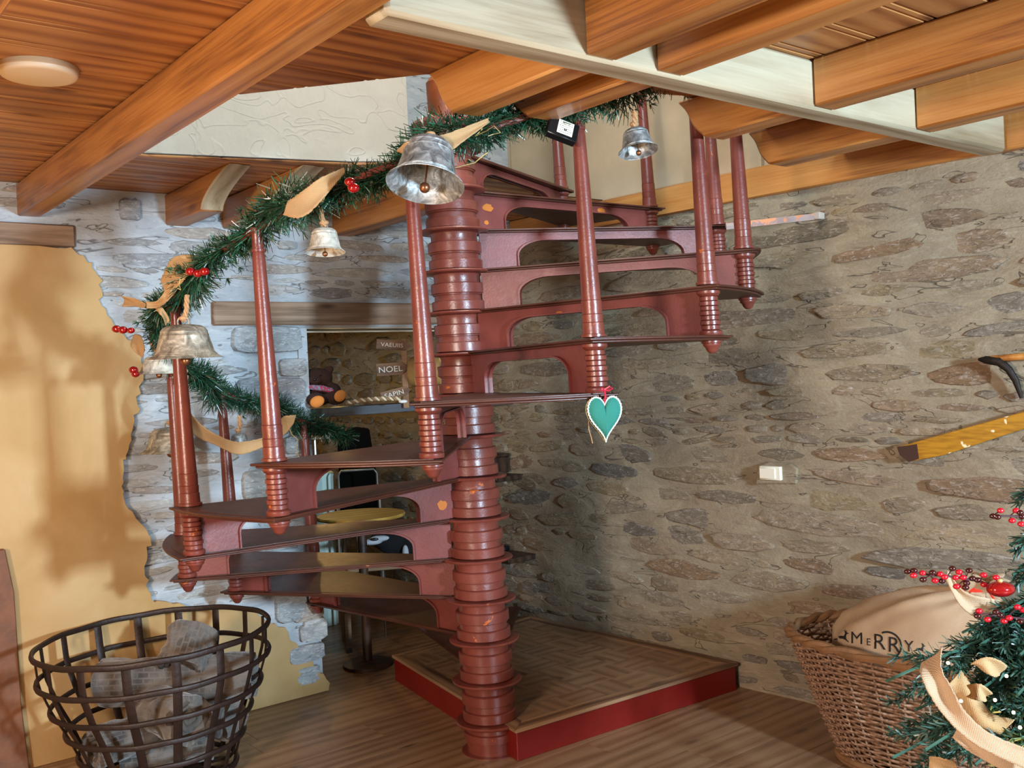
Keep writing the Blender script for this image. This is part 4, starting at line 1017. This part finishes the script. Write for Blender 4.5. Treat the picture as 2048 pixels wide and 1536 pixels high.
for ox, oy, z, hl, hd, u in rings:
    for j in range(n):
        a = 2*PI*j/n; pl = 0.02+0.13*max(0, (u-.45))/0.55; k = 1+pl*math.sin(9*a+2*math.sin(5*u))*0.9+0.03*math.sin(4*a+u*12)+0.02*math.sin(13*a-u*20)
        x = ox+hl*k*math.cos(a); y = oy+hd*k*math.sin(a); zz = z+0.010*math.sin(5*a+9*u)
        V.append((x*math.cos(WR)-y*math.sin(WR), x*math.sin(WR)+y*math.cos(WR), zz))
m = len(rings)
for i in range(m-1):
    for j in range(n): F.append((i*n+j, i*n+(j+1)%n, (i+1)*n+(j+1)%n, (i+1)*n+j))
F.append(tuple(range(n-1,-1,-1))); mb.add(V, F); sackm = mb.build('sack_body', MAT['burlap2'], sk, smooth=180)
bvh = BVHTree.FromPolygons([Vector(v)+sk.location for v in mb.v], mb.f)
mb = MB(); P = []
for w in range(3):
    for j in range(24):
        a = 2*PI*j/24; x = 0.247+0.063*math.cos(a); y = 0.055*math.sin(a); P.append((x*math.cos(WR)-y*math.sin(WR), x*math.sin(WR)+y*math.cos(WR), 0.857+0.006*w+0.00025*j))
P += [(P[-1][0]+0.01, P[-1][1]-0.03, 0.845), (P[-1][0]+0.03, P[-1][1]-0.06, 0.80)]
mb.tube(P, 0.0045, 5); mb.build('red_string', plain('red_string', '#d6301c', 0.5), sk)
INK = plain('black_ink', '#17120d', 0.8)
def project_print(name, mesh2d, cx, cy, Y, scale, slant):
    """flat artwork (x,y) thrown on the sack's cloth, printed on it"""
    mb = MB(); V = []; ok = []
    for x, y in mesh2d[0]:
        d = ray(cx+x*scale, cy-y*scale+x*scale*slant).normalized(); h = bvh.ray_cast(E0, d)
        if h[0] is None: V.append(Vector((0,0,0))); ok.append(False)
        else: V.append(h[0]-d*0.003-sk.location); ok.append(True)
    F = [f for f in mesh2d[1] if all(ok[i] for i in f)]
    mb.add(V, F); return mb.build(name, INK, sk, smooth=0)
def text2d(s, ext=0.0):
    c = bpy.data.curves.new('t', 'FONT'); c.body = s; c.resolution_u = 3; o = bpy.data.objects.new('t', c); COL.objects.link(o)
    dg = bpy.context.evaluated_depsgraph_get(); dg.update(); me = bpy.data.meshes.new_from_object(o.evaluated_get(dg))
    bm = bmesh.new(); bm.from_mesh(me); bmesh.ops.triangulate(bm, faces=bm.faces)
    r = ([(v.co.x, v.co.y) for v in bm.verts], [tuple(v.index for v in f.verts) for f in bm.faces]); bm.free(); bpy.data.objects.remove(o); return r
def poly2d(P):
    bm = bmesh.new(); vs = [bm.verts.new((x, y, 0)) for x, y in P]; bm.faces.new(vs); bmesh.ops.triangulate(bm, faces=bm.faces); bm.verts.index_update()
    r = ([(v.co.x, v.co.y) for v in bm.verts], [tuple(v.index for v in f.verts) for f in bm.faces]); bm.free(); return r
for ch, cx, cy, sc in (('M', 1700, 1286, 34), ('E', 1732, 1290, 20), ('R', 1745, 1297, 44), ('R', 1774, 1303, 44), ('Y', 1808, 1302, 32)):
    project_print('letter', text2d(ch), cx, cy, 4, sc, 0.10)
arc = []
for i in range(15): a = math.radians(118-178*i/14); arc.append((math.cos(a), math.sin(a)))
for i in range(15): a = math.radians(-60+178*i/14); arc.append((0.88*math.cos(a), 0.86*math.sin(a)+0.0))
project_print('ring_mark', poly2d(arc), 1776, 1290, 4, 28, 0.1)
deer = [(-1.0,-.35),(-.6,-.2),(-.45,0.05),(-.1,.15),(.2,.15),(.35,.45),(.3,.7),(.15,.85),(.32,.8),(.38,1.0),(.42,.72),(.62,.85),(.5,.62),(.75,.55),(.78,.45),(.55,.42),(.45,.1),(.5,-.2),(.8,-.5),(.75,-.55),(.35,-.3),(.1,-.2),(-.3,-.2),(-.55,-.35),(-.95,-.45)]
project_print('reindeer_print', poly2d(deer), 1684, 1274, 4, 17, 0.1)
project_print('reindeer_print', poly2d([(x*0.8, y*0.8) for x, y in deer]), 1840, 1298, 4, 17, 0.1)

# ------------------------------------------------------------------ Christmas tree at the right edge
TC = Vector((1.78, 2.95, 0)); tree = empty('christmas_tree', 'artificial Christmas tree with burlap ribbon entering at the lower right', 'tree', TC)
mb = MB(); mb.tube([(0,0,0),(0,0,2.0)], [0.03, 0.012], 10); mb.build('trunk', MAT['darkwood'], tree)
mb = MB()
for a in (0.3, 1.87, 3.44, 5.0): mb.tube([(0,0,0.10),(0.25*math.cos(a), 0.25*math.sin(a), 0.012)], 0.012, 6)
mb.build('tree_stand', MAT['darkwood'], tree)
r_ = random.Random(23)
def branch(root, tip, seed, nsub=9, nl=0.052):
    r = random.Random(seed); root = Vector(root); tip = Vector(tip); mb = MB(); d = tip-root; L = d.length
    mb.tube([root, root.lerp(tip, .5)+Vector((0,0,.02)), tip], 0.004, 5)
    sprig(mb, root.lerp(tip, .25), d, L*0.75, r, nl, 620, 0.0030)
    for i in range(nsub):
        t_ = 0.3+0.6*i/nsub; p = root.lerp(tip, t_); sd = d.cross(Vector((0,0,1))).normalized()*(1 if i % 2 else -1)
        sprig(mb, p, d.normalized()*0.9+sd*r.uniform(.5,.9)+Vector((0,0,r.uniform(-.3,.3))), L*r.uniform(.12,.24), r, nl, 520, 0.0030)
    o = mb.build('branch', MAT['needle2'], tree, smooth=0); o['kind'] = 'stuff'; return o
TIPS = [((1772,1362),2.62,0.80),((1925,1265),2.75,0.9),((1912,1318),2.8,0.92),((1960,1290),2.7,0.98),((2020,1230),2.8,1.08),((2025,1150),2.85,1.2),((2022,1090),2.9,1.3),((1850,1500),2.5,0.68),((1785,1515),2.55,0.62),((1905,1420),2.65,0.85),((1960,1380),2.6,0.88),((2000,1460),2.55,0.75),((1950,1530),2.45,0.62),((2035,1390),2.5,0.85),((1990,1340),2.65,0.9),((2040,1310),2.6,1.0),((1830,1420),2.7,0.75),((2010,1540),2.4,0.62)]
for i, (p, Y, zr) in enumerate(TIPS):
    tip = at(p[0], p[1], Y)-TC; branch((0.0, 0.0, tip.z+0.12), tip, 100+i)
for j in range(26):
    a = r_.uniform(0, 2*PI); z = 0.45+1.4*j/26; L = 0.62*(1-(z-0.4)/1.9); 
    P = TC+Vector((L*math.cos(a), L*math.sin(a), z-0.05)); u = (P.x)/(P.y)
    if u < 0.50: continue
    branch((0,0,z+0.08), (L*math.cos(a), L*math.sin(a), z-0.05), 300+j, 5)
# fairy lights on the tree
LM = plain('warm_bulb', '#fff2c0', 0.3, emit='#ffd890', estr=14)
mb = MB(); BP = []
for x, y, Y in ((1916,1437,2.52),(2013,1352,2.5),(1922,1402,2.5),(2027,1425,2.46),(2022,1505,2.4),(1896,1326,2.6),(1985,1322,2.55),(2040,1455,2.42),(1990,1400,2.5)):
    P = at(x, y, Y)-TC; BP.append(P); mb.ball(P, 0.0045, 8, 6)
mb.build('fairy_bulbs', LM, tree, kind='stuff')
point('tree_lights', at(1975, 1440, 2.62), 0.9, (1.0, 0.70, 0.22), 0.03); point('tree_lights_low', at(2035, 1500, 2.5), 0.7, (1.0, 0.70, 0.22), 0.03)
tr = empty('wide_burlap_ribbon', 'wide beige burlap ribbon curling down over the Christmas tree branches', 'ribbon', at(1880, 1350, 2.4))
def strip3(top, bot, Yt, seed, **kw):
    a = A_(top, Yt); b = A_(bot, Yt); return ribbon('ribbon_curl', [((p+q)/2, (p-q)/2) for p, q in zip(a, b)], 0, None, tr, seed=seed, **kw)
strip3([(1885,1296),(1884,1340),(1905,1380),(1935,1430),(1990,1472),(2080,1505)], [(1848,1330),(1846,1362),(1872,1410),(1905,1450),(1960,1495),(2070,1545)], (2.5,2.42,2.38,2.34,2.3,2.26), 21, mat='burlap2', curl=0.35)
strip3([(1912,1450),(1950,1478),(2000,1500),(2080,1530)], [(1910,1475),(1935,1500),(1985,1530),(2060,1570)], (2.4,2.36,2.32,2.28), 22, mat='burlap2', curl=0.3)
strip3([(1925,1340),(1945,1375),(1985,1425),(2030,1440)], [(1890,1375),(1915,1415),(1950,1450),(2000,1470)], (2.62,2.6,2.56,2.54), 23, curl=-0.6, fold=0.02)
strip3([(1940,1372),(1960,1368),(1980,1384)], [(1935,1395),(1955,1400),(1972,1400)], (2.5,2.46,2.48), 24, curl=0.4)
strip3([(1942,1325),(1968,1315),(1992,1318),(2010,1330)], [(1948,1330),(1972,1345),(1985,1352),(2000,1352)], (2.42,2.4,2.4,2.42), 25, curl=0.3)
strip3([(1860,1512),(1885,1515),(1905,1520)], [(1858,1540),(1890,1545),(1915,1535)], (2.42,2.4,2.4), 26, curl=0.5)
strip3([(1895,1140),(1925,1180),(1975,1195),(2060,1205)], [(1892,1160),(1930,1220),(1980,1240),(2060,1240)], (2.9,2.88,2.88,2.9), 27, mat='burlap2')
# berry picks
BD = plain('dark_berry', '#34060a', 0.15, coat=1.0); BRD = plain('red_berry', '#b80e22', 0.18, coat=1.0); STEM = plain('dark_red_stem', '#3a0d14', 0.6)
def berries(label, stem, L, Y, r=0.0085):
    t = empty('berry_pick', label, 'berries', at(stem[0][0], stem[0][1], Y), 0, 'red berry sprays in the Christmas tree'); o = t.location
    S = [at(x, y, Y)-o for x, y in stem]; mb = MB(); mb.tube(S, 0.0028, 6)
    for x, y, _ in L:
        P = at(x, y, Y)-o; q = min(S, key=lambda s: (s-P).length); mb.tube([q, P], 0.0018, 4)
    mb.build('stem', STEM, t)
    for i, (x, y, dk) in enumerate(L):
        mb = MB(); mb.ball(at(x, y, Y-0.006*(i % 3))-o, (r*1.2, r, r*0.92), 12, 9); mb.build('berry', BD if dk else BRD, t, smooth=180)
berries('long spray of dark and bright red berries above the burlap sack', [(1995,1172),(1960,1163),(1930,1158),(1895,1152),(1860,1150),(1825,1144)],
    [(1815,1143,1),(1828,1141,1),(1827,1151,0),(1845,1146,0),(1846,1159,1),(1865,1145,1),(1870,1161,0),(1880,1148,0),(1889,1154,0),(1884,1162,1),(1905,1137,1),(1918,1144,0),(1911,1155,0),(1926,1155,0),(1938,1141,1),(1945,1157,1),(1967,1150,0),(1992,1155,0),(1913,1173,0),(1933,1166,1),(1931,1175,1),(1968,1169,0),(1955,1160,1)], 2.72)
berries('lower spray of red berries beside the tied sack', [(2055,1238),(2015,1234),(1985,1230),(1948,1226)], [(1958,1222,0),(1975,1239,0),(1992,1224,1),(2008,1242,0),(2018,1236,0),(2035,1214,0),(2046,1220,0),(2040,1243,1),(1955,1232,1),(2000,1230,1)], 2.66)
berries('small berry spray at the right edge above the tree', [(2075,1036),(2045,1034),(2020,1032),(1985,1032)], [(1986,1032,1),(1995,1034,1),(2001,1021,0),(2032,1021,0),(2024,1041,0),(2042,1048,0),(2044,1033,1),(2040,1025,1)], 2.75)
orn = at(2001, 1178, 2.68); t = empty('red_ornament', 'large shiny red bauble at the right end of the berry spray', 'bauble', orn)
mb = MB(); mb.ball((0,0,0), (0.038, 0.030, 0.021), 28, 18); mb.build('glass_ball', MAT['bauble'], t, smooth=180)
mb = MB(); mb.lathe([(0.006, 0.020), (0.006, 0.027), (0.0001, 0.028)], 12); mb.build('ornament_cap', MAT['gold'], t)

# ------------------------------------------------------------------ passage: shelf and things on it
fLw = frL()
shp = pt(fLw, (OPA0+4.33)/2, 1.655, -0.14)
sh = MB(); sh.box((0,0,0), (4.33-OPA0+0.06, 0.22, 0.055)); tag(sh.build('mantel_shelf', MAT['greywood'], loc=shp, rot=(0,0,TH), bevel=0.004), 'dark grey wooden shelf across the passage opening', 'shelf')
ZS = 1.683; YS = 6.2
def blob(name, balls, mat, parent, vox=0.008):
    mb = MB()
    for c, r, *M_ in balls:
        if M_: mb.ball((0,0,0), r, 16, 12, Matrix.Translation(Vector(c)) @ M_[0])
        else: mb.ball(c, r, 16, 12)
    o = mb.build(name, mat, parent, smooth=180); m = o.modifiers.new('join', 'REMESH'); m.mode = 'VOXEL'; m.voxel_size = vox; m.use_smooth_shade = True
    m2 = o.modifiers.new('soft', 'SMOOTH'); m2.iterations = 6; return o
FUR = plain('brown_plush', '#3a2118', 1.0, var=0.3, bump=1.0, bscale=110); PAD = plain('orange_pad', '#c87a34', 0.95, bump=0.5, bscale=90)
bp = Vector((at(648, 800, 5.95).x, at(648, 800, 5.95).y, ZS)); bear = empty('teddy_bear', 'brown plush bear with orange foot pads slumped on the grey shelf', 'soft toy', bp, 0)
blob('bear_body', [((-0.03,0.04,0.10),(0.085,0.075,0.085)), ((-0.035,0.0,0.185),(0.095,0.08,0.062)), ((-0.10,0.0,0.22),(0.028,0.02,0.026)), ((0.04,0.01,0.235),(0.028,0.02,0.024)), ((-0.03,-0.075,0.17),(0.038,0.035,0.025)),
    ((-0.03,-0.07,0.055),(0.062,0.085,0.045)), ((0.075,-0.03,0.065),(0.065,0.075,0.048)), ((-0.10,-0.02,0.10),(0.035,0.055,0.05)), ((0.06,0.0,0.11),(0.045,0.05,0.04))], FUR, bear, 0.009)
for c, rz in (((-0.012,-0.150,0.045), 0.15), ((0.115,-0.09,0.072), 0.75)):
    mb = MB(); mb.ball((0,0,0), (0.044, 0.014, 0.034), 16, 10, Matrix.Translation(c) @ Matrix.Rotation(rz, 4, 'Z') @ Matrix.Rotation(-0.35, 4, 'Y')); mb.build('foot_pad', PAD, bear, smooth=180)
mb = MB(); mb.ball((-0.03,-0.108,0.175), (0.012,0.008,0.008)); mb.ball((-0.062,-0.075,0.20), 0.006); mb.ball((0.0,-0.075,0.20), 0.006); mb.build('face', MAT['black'], bear)
t = NT('floral_scarf'); t.set('Base Color', t.ramp(t.noise(t.coord(), 70, 2), [(0.42, '#c22a46'), (0.47, '#6b6078'), (0.6, '#8f869c')])); t.set('Roughness', 0.9)
mb = MB(); mb.tube([(-0.10,-0.03,0.135),(-0.05,-0.085,0.130),(0.01,-0.085,0.122),(0.06,-0.055,0.105),(0.075,-0.075,0.085)], [0.012,0.016,0.018,0.017,0.008], 8); mb.build('scarf', t.m, bear, smooth=180)
# rope candy cane
P0 = at(698, 803, 5.98); cn = empty('twisted_rope', 'twisted cream and brown rope with white tip lying along the shelf', 'rope', P0)
for ph, m_ in ((0, plain('cream_rope', '#cfc2a6', 0.8)), (PI, plain('brown_rope', '#8a6f50', 0.8))):
    P = []; 
    for i in range(90):
        u = i/89; c = at(692+108*u, 806-8*u-4*math.sin(u*3), 5.98)-P0; a = i*0.55+ph; P.append(c+Vector((0, 0.007*math.cos(a), 0.007*math.sin(a))))
    mb = MB(); mb.tube(P, 0.0075, 6); mb.build('strand', m_, cn)
mb = MB(); mb.ball(at(806, 803, 5.98)-P0, (0.028, 0.014, 0.011)); mb.build('white_tip', plain('white_tip', '#d8dad8', 0.6), cn, smooth=180)
# signpost
sg = empty('arrow_signpost', 'small wooden signpost of painted arrow boards standing on the shelf', 'sign', at(812, 800, 6.27)); so = sg.location
mb = MB(); mb.box((0, 0.018, 0.19), (0.035, 0.018, 0.44)); mb.build('post', MAT['oldwood'], sg, loc=(0,0,-0.02))
WPT = plain('white_paint', '#d9d4c8', 0.8)
def sign(px, py, txt, w, h, sc, rot, op=1.0):
    P = at(px, py, 6.25)-so; mb = MB(); a = -w/2; mb.prism([(a, -h/2), (w/2-0.03, -h/2), (w/2+0.02, 0), (w/2-0.03, h/2), (a, h/2)], -0.006, 0.006, Matrix.Rotation(PI/2, 4, 'X'))
    o = mb.build('arrow_board', MAT['oldwood'], sg, loc=P, rot=(0, rot, 0.25), smooth=0); o['label'] = 'arrow board reading '+txt
    v, f = text2d(txt); mx = max(x for x, y in v); mb = MB(); k = sc
    mb.add([((x-mx/2)*k*1.15-0.008, -0.0075, (y-0.35)*k) for x, y in v], f); mb.build('lettering', WPT, o, smooth=0)
sign(786, 690, 'VAEUIIS', 0.21, 0.062, 0.036, 0.10)
sign(783, 738, 'NOEL', 0.19, 0.078, 0.052, -0.04)
sign(790, 787, 'SAPIN', 0.18, 0.06, 0.042, -0.22)
# wooden log slice
lg = empty('wooden_log', 'pale sawn log lying behind the second baluster on the shelf', 'log', at(856, 742, 6.3))
mb = MB(); T = Matrix.Rotation(PI/2, 4, 'Y') @ Matrix.Rotation(0.2, 4, 'X'); mb.lathe([(0.0001,-0.11),(0.09,-0.11),(0.095,-0.10),(0.098,0.0),(0.094,0.10),(0.0001,0.11)], 28, T); mb.build('log_body', plain('pale_log', '#a5854f', 0.7, var=0.2, bump=0.5), lg)
mb = MB(); mb.ball((-0.112,-0.005,0.01), (0.004, 0.035, 0.03)); mb.build('knot_mark', MAT['oldwood'], lg)
# glass dishes on the right end of the shelf
t = NT('clear_glass'); t.set('Base Color', (0.9,0.95,0.93,1)); t.set('Transmission Weight', 0.9); t.set('Roughness', 0.05); t.set('IOR', 1.45)
for px, lb in ((1005, 'flat glass dish on the shelf just right of the column'), (1062, 'glass dish on the shelf near its right end')):
    P = at(px, 786, 6.55); P.z = ZS; q = empty('glass_dish', lb, 'dish', P, 0, 'glass dishes on the shelf'); mb = MB(); mb.lathe([(0.0001,0.0),(0.035,0.0),(0.055,0.014),(0.062,0.03),(0.058,0.03),(0.05,0.016),(0.03,0.006),(0.0001,0.006)], 28); mb.build('bowl', t.m, q, smooth=60)

# ------------------------------------------------------------------ passage: furniture further back
def ground(px, py, Y): P = at(px, py, Y); return P
MET = plain('brushed_metal', '#9a938a', 0.35, 0.8)
tb = empty('small_table', 'small light wood table with metal legs in the back passage', 'table', Vector((at(668,868,7.9).x, 7.9, 0)), 0.35)
zt_ = at(668, 868, 7.9).z
mb = MB(); mb.box((0,0,zt_-0.012), (0.42, 0.40, 0.024)); mb.build('tabletop', MAT['pale'], tb, bevel=0.003)
for x in (-.18, .18):
    for y in (-.16, .16): mb = MB(); mb.tube([(x,y,0),(x,y,zt_-0.024)], 0.012, 6); mb.build('leg', MET, tb)
P = at(655, 858, 7.85); dec = empty('fir_centrepiece', 'dark fir sprig centrepiece on the small back table', 'decoration', Vector((P.x, P.y, zt_)))
mb = MB(); r_ = random.Random(5)
for i in range(9): sprig(mb, Vector((0,0,0.02)), Vector((r_.gauss(0,1), r_.gauss(0,1), abs(r_.gauss(0.6,.5)))), 0.12, r_, 0.04, 300, 0.003)
mb.build('sprigs', MAT['needle'], dec, smooth=0, kind='stuff')
P = at(688, 852, 7.95); bk = empty('book', 'small red edged book lying on the back table', 'book', Vector((P.x, P.y, zt_)), 0.3)
mb = MB(); mb.box((0,0,0.02), (0.15, 0.11, 0.038)); mb.build('pages', plain('pinkish_pages', '#b08c80', 0.8), bk, bevel=0.002); mb = MB(); mb.box((0,0,0.0415), (0.155, 0.115, 0.004)); mb.build('cover', MAT['boardred'], bk)
MAT['dull'] = plain('dull_black_fabric', '#090807', 0.95, spec=0.1)
P = at(716, 905, 7.75); ch = empty('black_chair', 'black chair with a rounded back beside the small table', 'chair', Vector((P.x, P.y, 0)), 0.2)
mb = MB(); pr = [(-0.13,0.0)]+[(-0.13+0.13*(1-math.cos(t)), 0.52*1+0.16*math.sin(t)) for t in [PI/2*i/6 for i in range(7)]]+[(0.08,0.66),(0.13,0.1),(0.13,0)]
mb.prism([(x*1.2, z) for x, z in pr], -0.02, 0.02, Matrix.Translation((0,0.0,0.80)) @ Matrix.Rotation(PI/2, 4, 'X')); mb.build('backrest', MAT['dull'], ch, bevel=0.01)
mb = MB(); mb.box((0,-0.14,0.78), (0.34,0.28,0.04)); mb.build('seat', MAT['dull'], ch, bevel=0.01)
for x in (-.14,.14):
    for y in (-.26,-.03): mb = MB(); mb.tube([(x,y,0),(x,y,0.77)], 0.013, 6); mb.build('leg', MET, ch)
P = at(642, 975, 7.5); bn = empty('white_bin', 'tall white bin in the passage behind the left treads', 'bin', Vector((P.x, P.y, 0)))
hb = at(642, 938, 7.5).z
mb = MB(); mb.lathe([(0.0001,0.0),(0.085,0.0),(0.095,hb-0.06),(0.098,hb-0.055),(0.098,hb-0.04)], 8, Matrix.Rotation(0.3,4,'Z')); mb.build('bin_body', plain('mint_white', '#c9ddd2', 0.5), bn)
mb = MB(); mb.lathe([(0.10,hb-0.04),(0.10,hb-0.03),(0.05,hb),(0.0001,hb+0.005)], 8, Matrix.Rotation(0.3,4,'Z')); mb.build('bin_lid', plain('mint_lid', '#bcd0c5', 0.5), bn)
P = at(716, 968, 7.25); mc = empty('metal_stool', 'dark stool with a bent metal tube frame in the passage', 'stool', Vector((P.x, P.y, 0)), 0.15)
zs = P.z
mb = MB(); mb.tube([(-0.14,0.02,zs-0.04),(-0.14,0.02,zs+0.07),(-0.12,0.02,zs+0.10),(0.12,0.02,zs+0.10),(0.14,0.02,zs+0.07),(0.14,0.02,zs-0.04)], 0.008, 8); mb.build('tube_back', MET, mc)
mb = MB(); mb.box((0,-0.1,zs-0.045), (0.36,0.34,0.03)); mb.build('seat', MAT['darkwood'], mc, bevel=0.008)
for x in (-.15,.15):
    for y in (-.24,.03): mb = MB(); mb.tube([(x,y,0),(x,y,zs-0.06)], 0.01, 6); mb.build('leg', MET, mc)
P = at(722, 1028, 6.35); wt = empty('round_wooden_table', 'honey coloured wooden table top seen under the staircase treads', 'table', Vector((P.x, P.y, 0)), 0.5)
mb = MB(); mb.lathe([(0.0001,P.z-0.02),(0.28,P.z-0.02),(0.285,P.z-0.01),(0.28,P.z),(0.0001,P.z)], 36, Matrix.Translation((0.0,0.0,0))); mb.build('tabletop', wood('honey_table', '#9c7630', '#b78d3e', '#c9a252', 0.5), wt, smooth=30)
mb = MB(); mb.lathe([(0.16,0),(0.16,0.02),(0.03,0.04),(0.03,P.z-0.021)], 20, Matrix.Translation((0,0.0,0))); mb.build('pedestal', MAT['darkwood'], wt)
# toy dog on a bench
P = at(800, 1086, 6.8); bz = at(740, 1125, 6.8).z; bch = empty('low_bench', 'low brown wooden bench behind the lower treads', 'bench', Vector((P.x, P.y, 0)), 0.2)
mb = MB(); mb.box((0,0.08,bz-0.02), (0.85,0.36,0.03)); mb.build('seat', MAT['oldwood'], bch, bevel=0.004)
for x in (-.38,.38): mb = MB(); mb.box((x,0.08,(bz-0.035)/2), (0.04,0.3,bz-0.036)); mb.build('leg', MAT['oldwood'], bch)
dg = empty('plush_dog', 'black and white plush dog on the low bench behind the treads, head to the left', 'soft toy', Vector((P.x, P.y+0.05, bz-0.005)), 0.2)
BF = plain('black_fur', '#0d0d0f', 0.95, bump=0.6, bscale=80); WF = plain('white_fur', '#b9bcc0', 0.95, bump=0.6, bscale=80)
blob('dog_body', [((0.12,0.0,0.10),(0.22,0.10,0.085)), ((-0.06,0,0.13),(0.11,0.085,0.08)), ((-0.14,-0.02,0.165),(0.075,0.06,0.05)), ((0.30,0.0,0.08),(0.09,0.09,0.07)), ((-0.135,-0.06,0.21),(0.02,0.012,0.03)), ((-0.10,0.04,0.21),(0.02,0.012,0.03)), ((0.42,0.0,0.06),(0.09,0.03,0.025))], BF, dg, 0.01)
blob('white_muzzle', [((-0.20,-0.06,0.155),(0.075,0.035,0.022)), ((-0.15,-0.065,0.175),(0.07,0.03,0.022))], WF, dg, 0.006)
mb = MB(); mb.ball((-0.27,-0.075,0.150), (0.014,0.012,0.010)); mb.build('nose', MAT['black'], dg); mb = MB(); mb.ball((-0.185,-0.090,0.176), (0.03,0.008,0.011)); mb.build('eye_patch', MAT['black'], dg)
blob('front_paw', [((0.02,-0.10,0.07),(0.024,0.03,0.055)), ((0.015,-0.115,0.025),(0.028,0.045,0.020))], WF, dg, 0.006)
# dark box on small wall shelves right of the column
for px, py, w, lb in ((1015, 950, 0.36, 'upper small dark wooden wall shelf right of the column'), (1040, 1107, 0.34, 'lower small dark wooden wall shelf right of the column')):
    s, z = onR(px, py); mb = MB(); mb.box((0,0,0), (w, 0.26, 0.035)); o = mb.build('wall_shelf', MAT['darkwood'], loc=pt(fR, s, z, 0.13), rot=(0,0,math.atan2(DR.y, DR.x)), bevel=0.004); tag(o, lb, 'shelf', 'small shelves on the stone wall')
s, z = onR(1010, 946); bx = empty('dark_box', 'dark wooden box with a lid standing on the upper wall shelf', 'box', pt(fR, s, z+0.018, 0.13), math.atan2(DR.y, DR.x))
mb = MB(); mb.box((0,0,0.055), (0.22,0.16,0.11)); mb.build('box_body', MAT['darkwood'], bx, bevel=0.004); mb = MB(); mb.box((0,0,0.121), (0.23,0.17,0.022)); mb.build('lid', MAT['darkwood'], bx, bevel=0.004)
s, z = onR(1030, 1103); bx = empty('dark_pot', 'small dark pot on the lower wall shelf', 'pot', pt(fR, s, z+0.018, 0.13))
mb = MB(); mb.lathe([(0.0001,0),(0.05,0),(0.065,0.02),(0.06,0.04),(0.05,0.045),(0.0001,0.046)], 20); mb.build('pot_body', MAT['black'], bx)
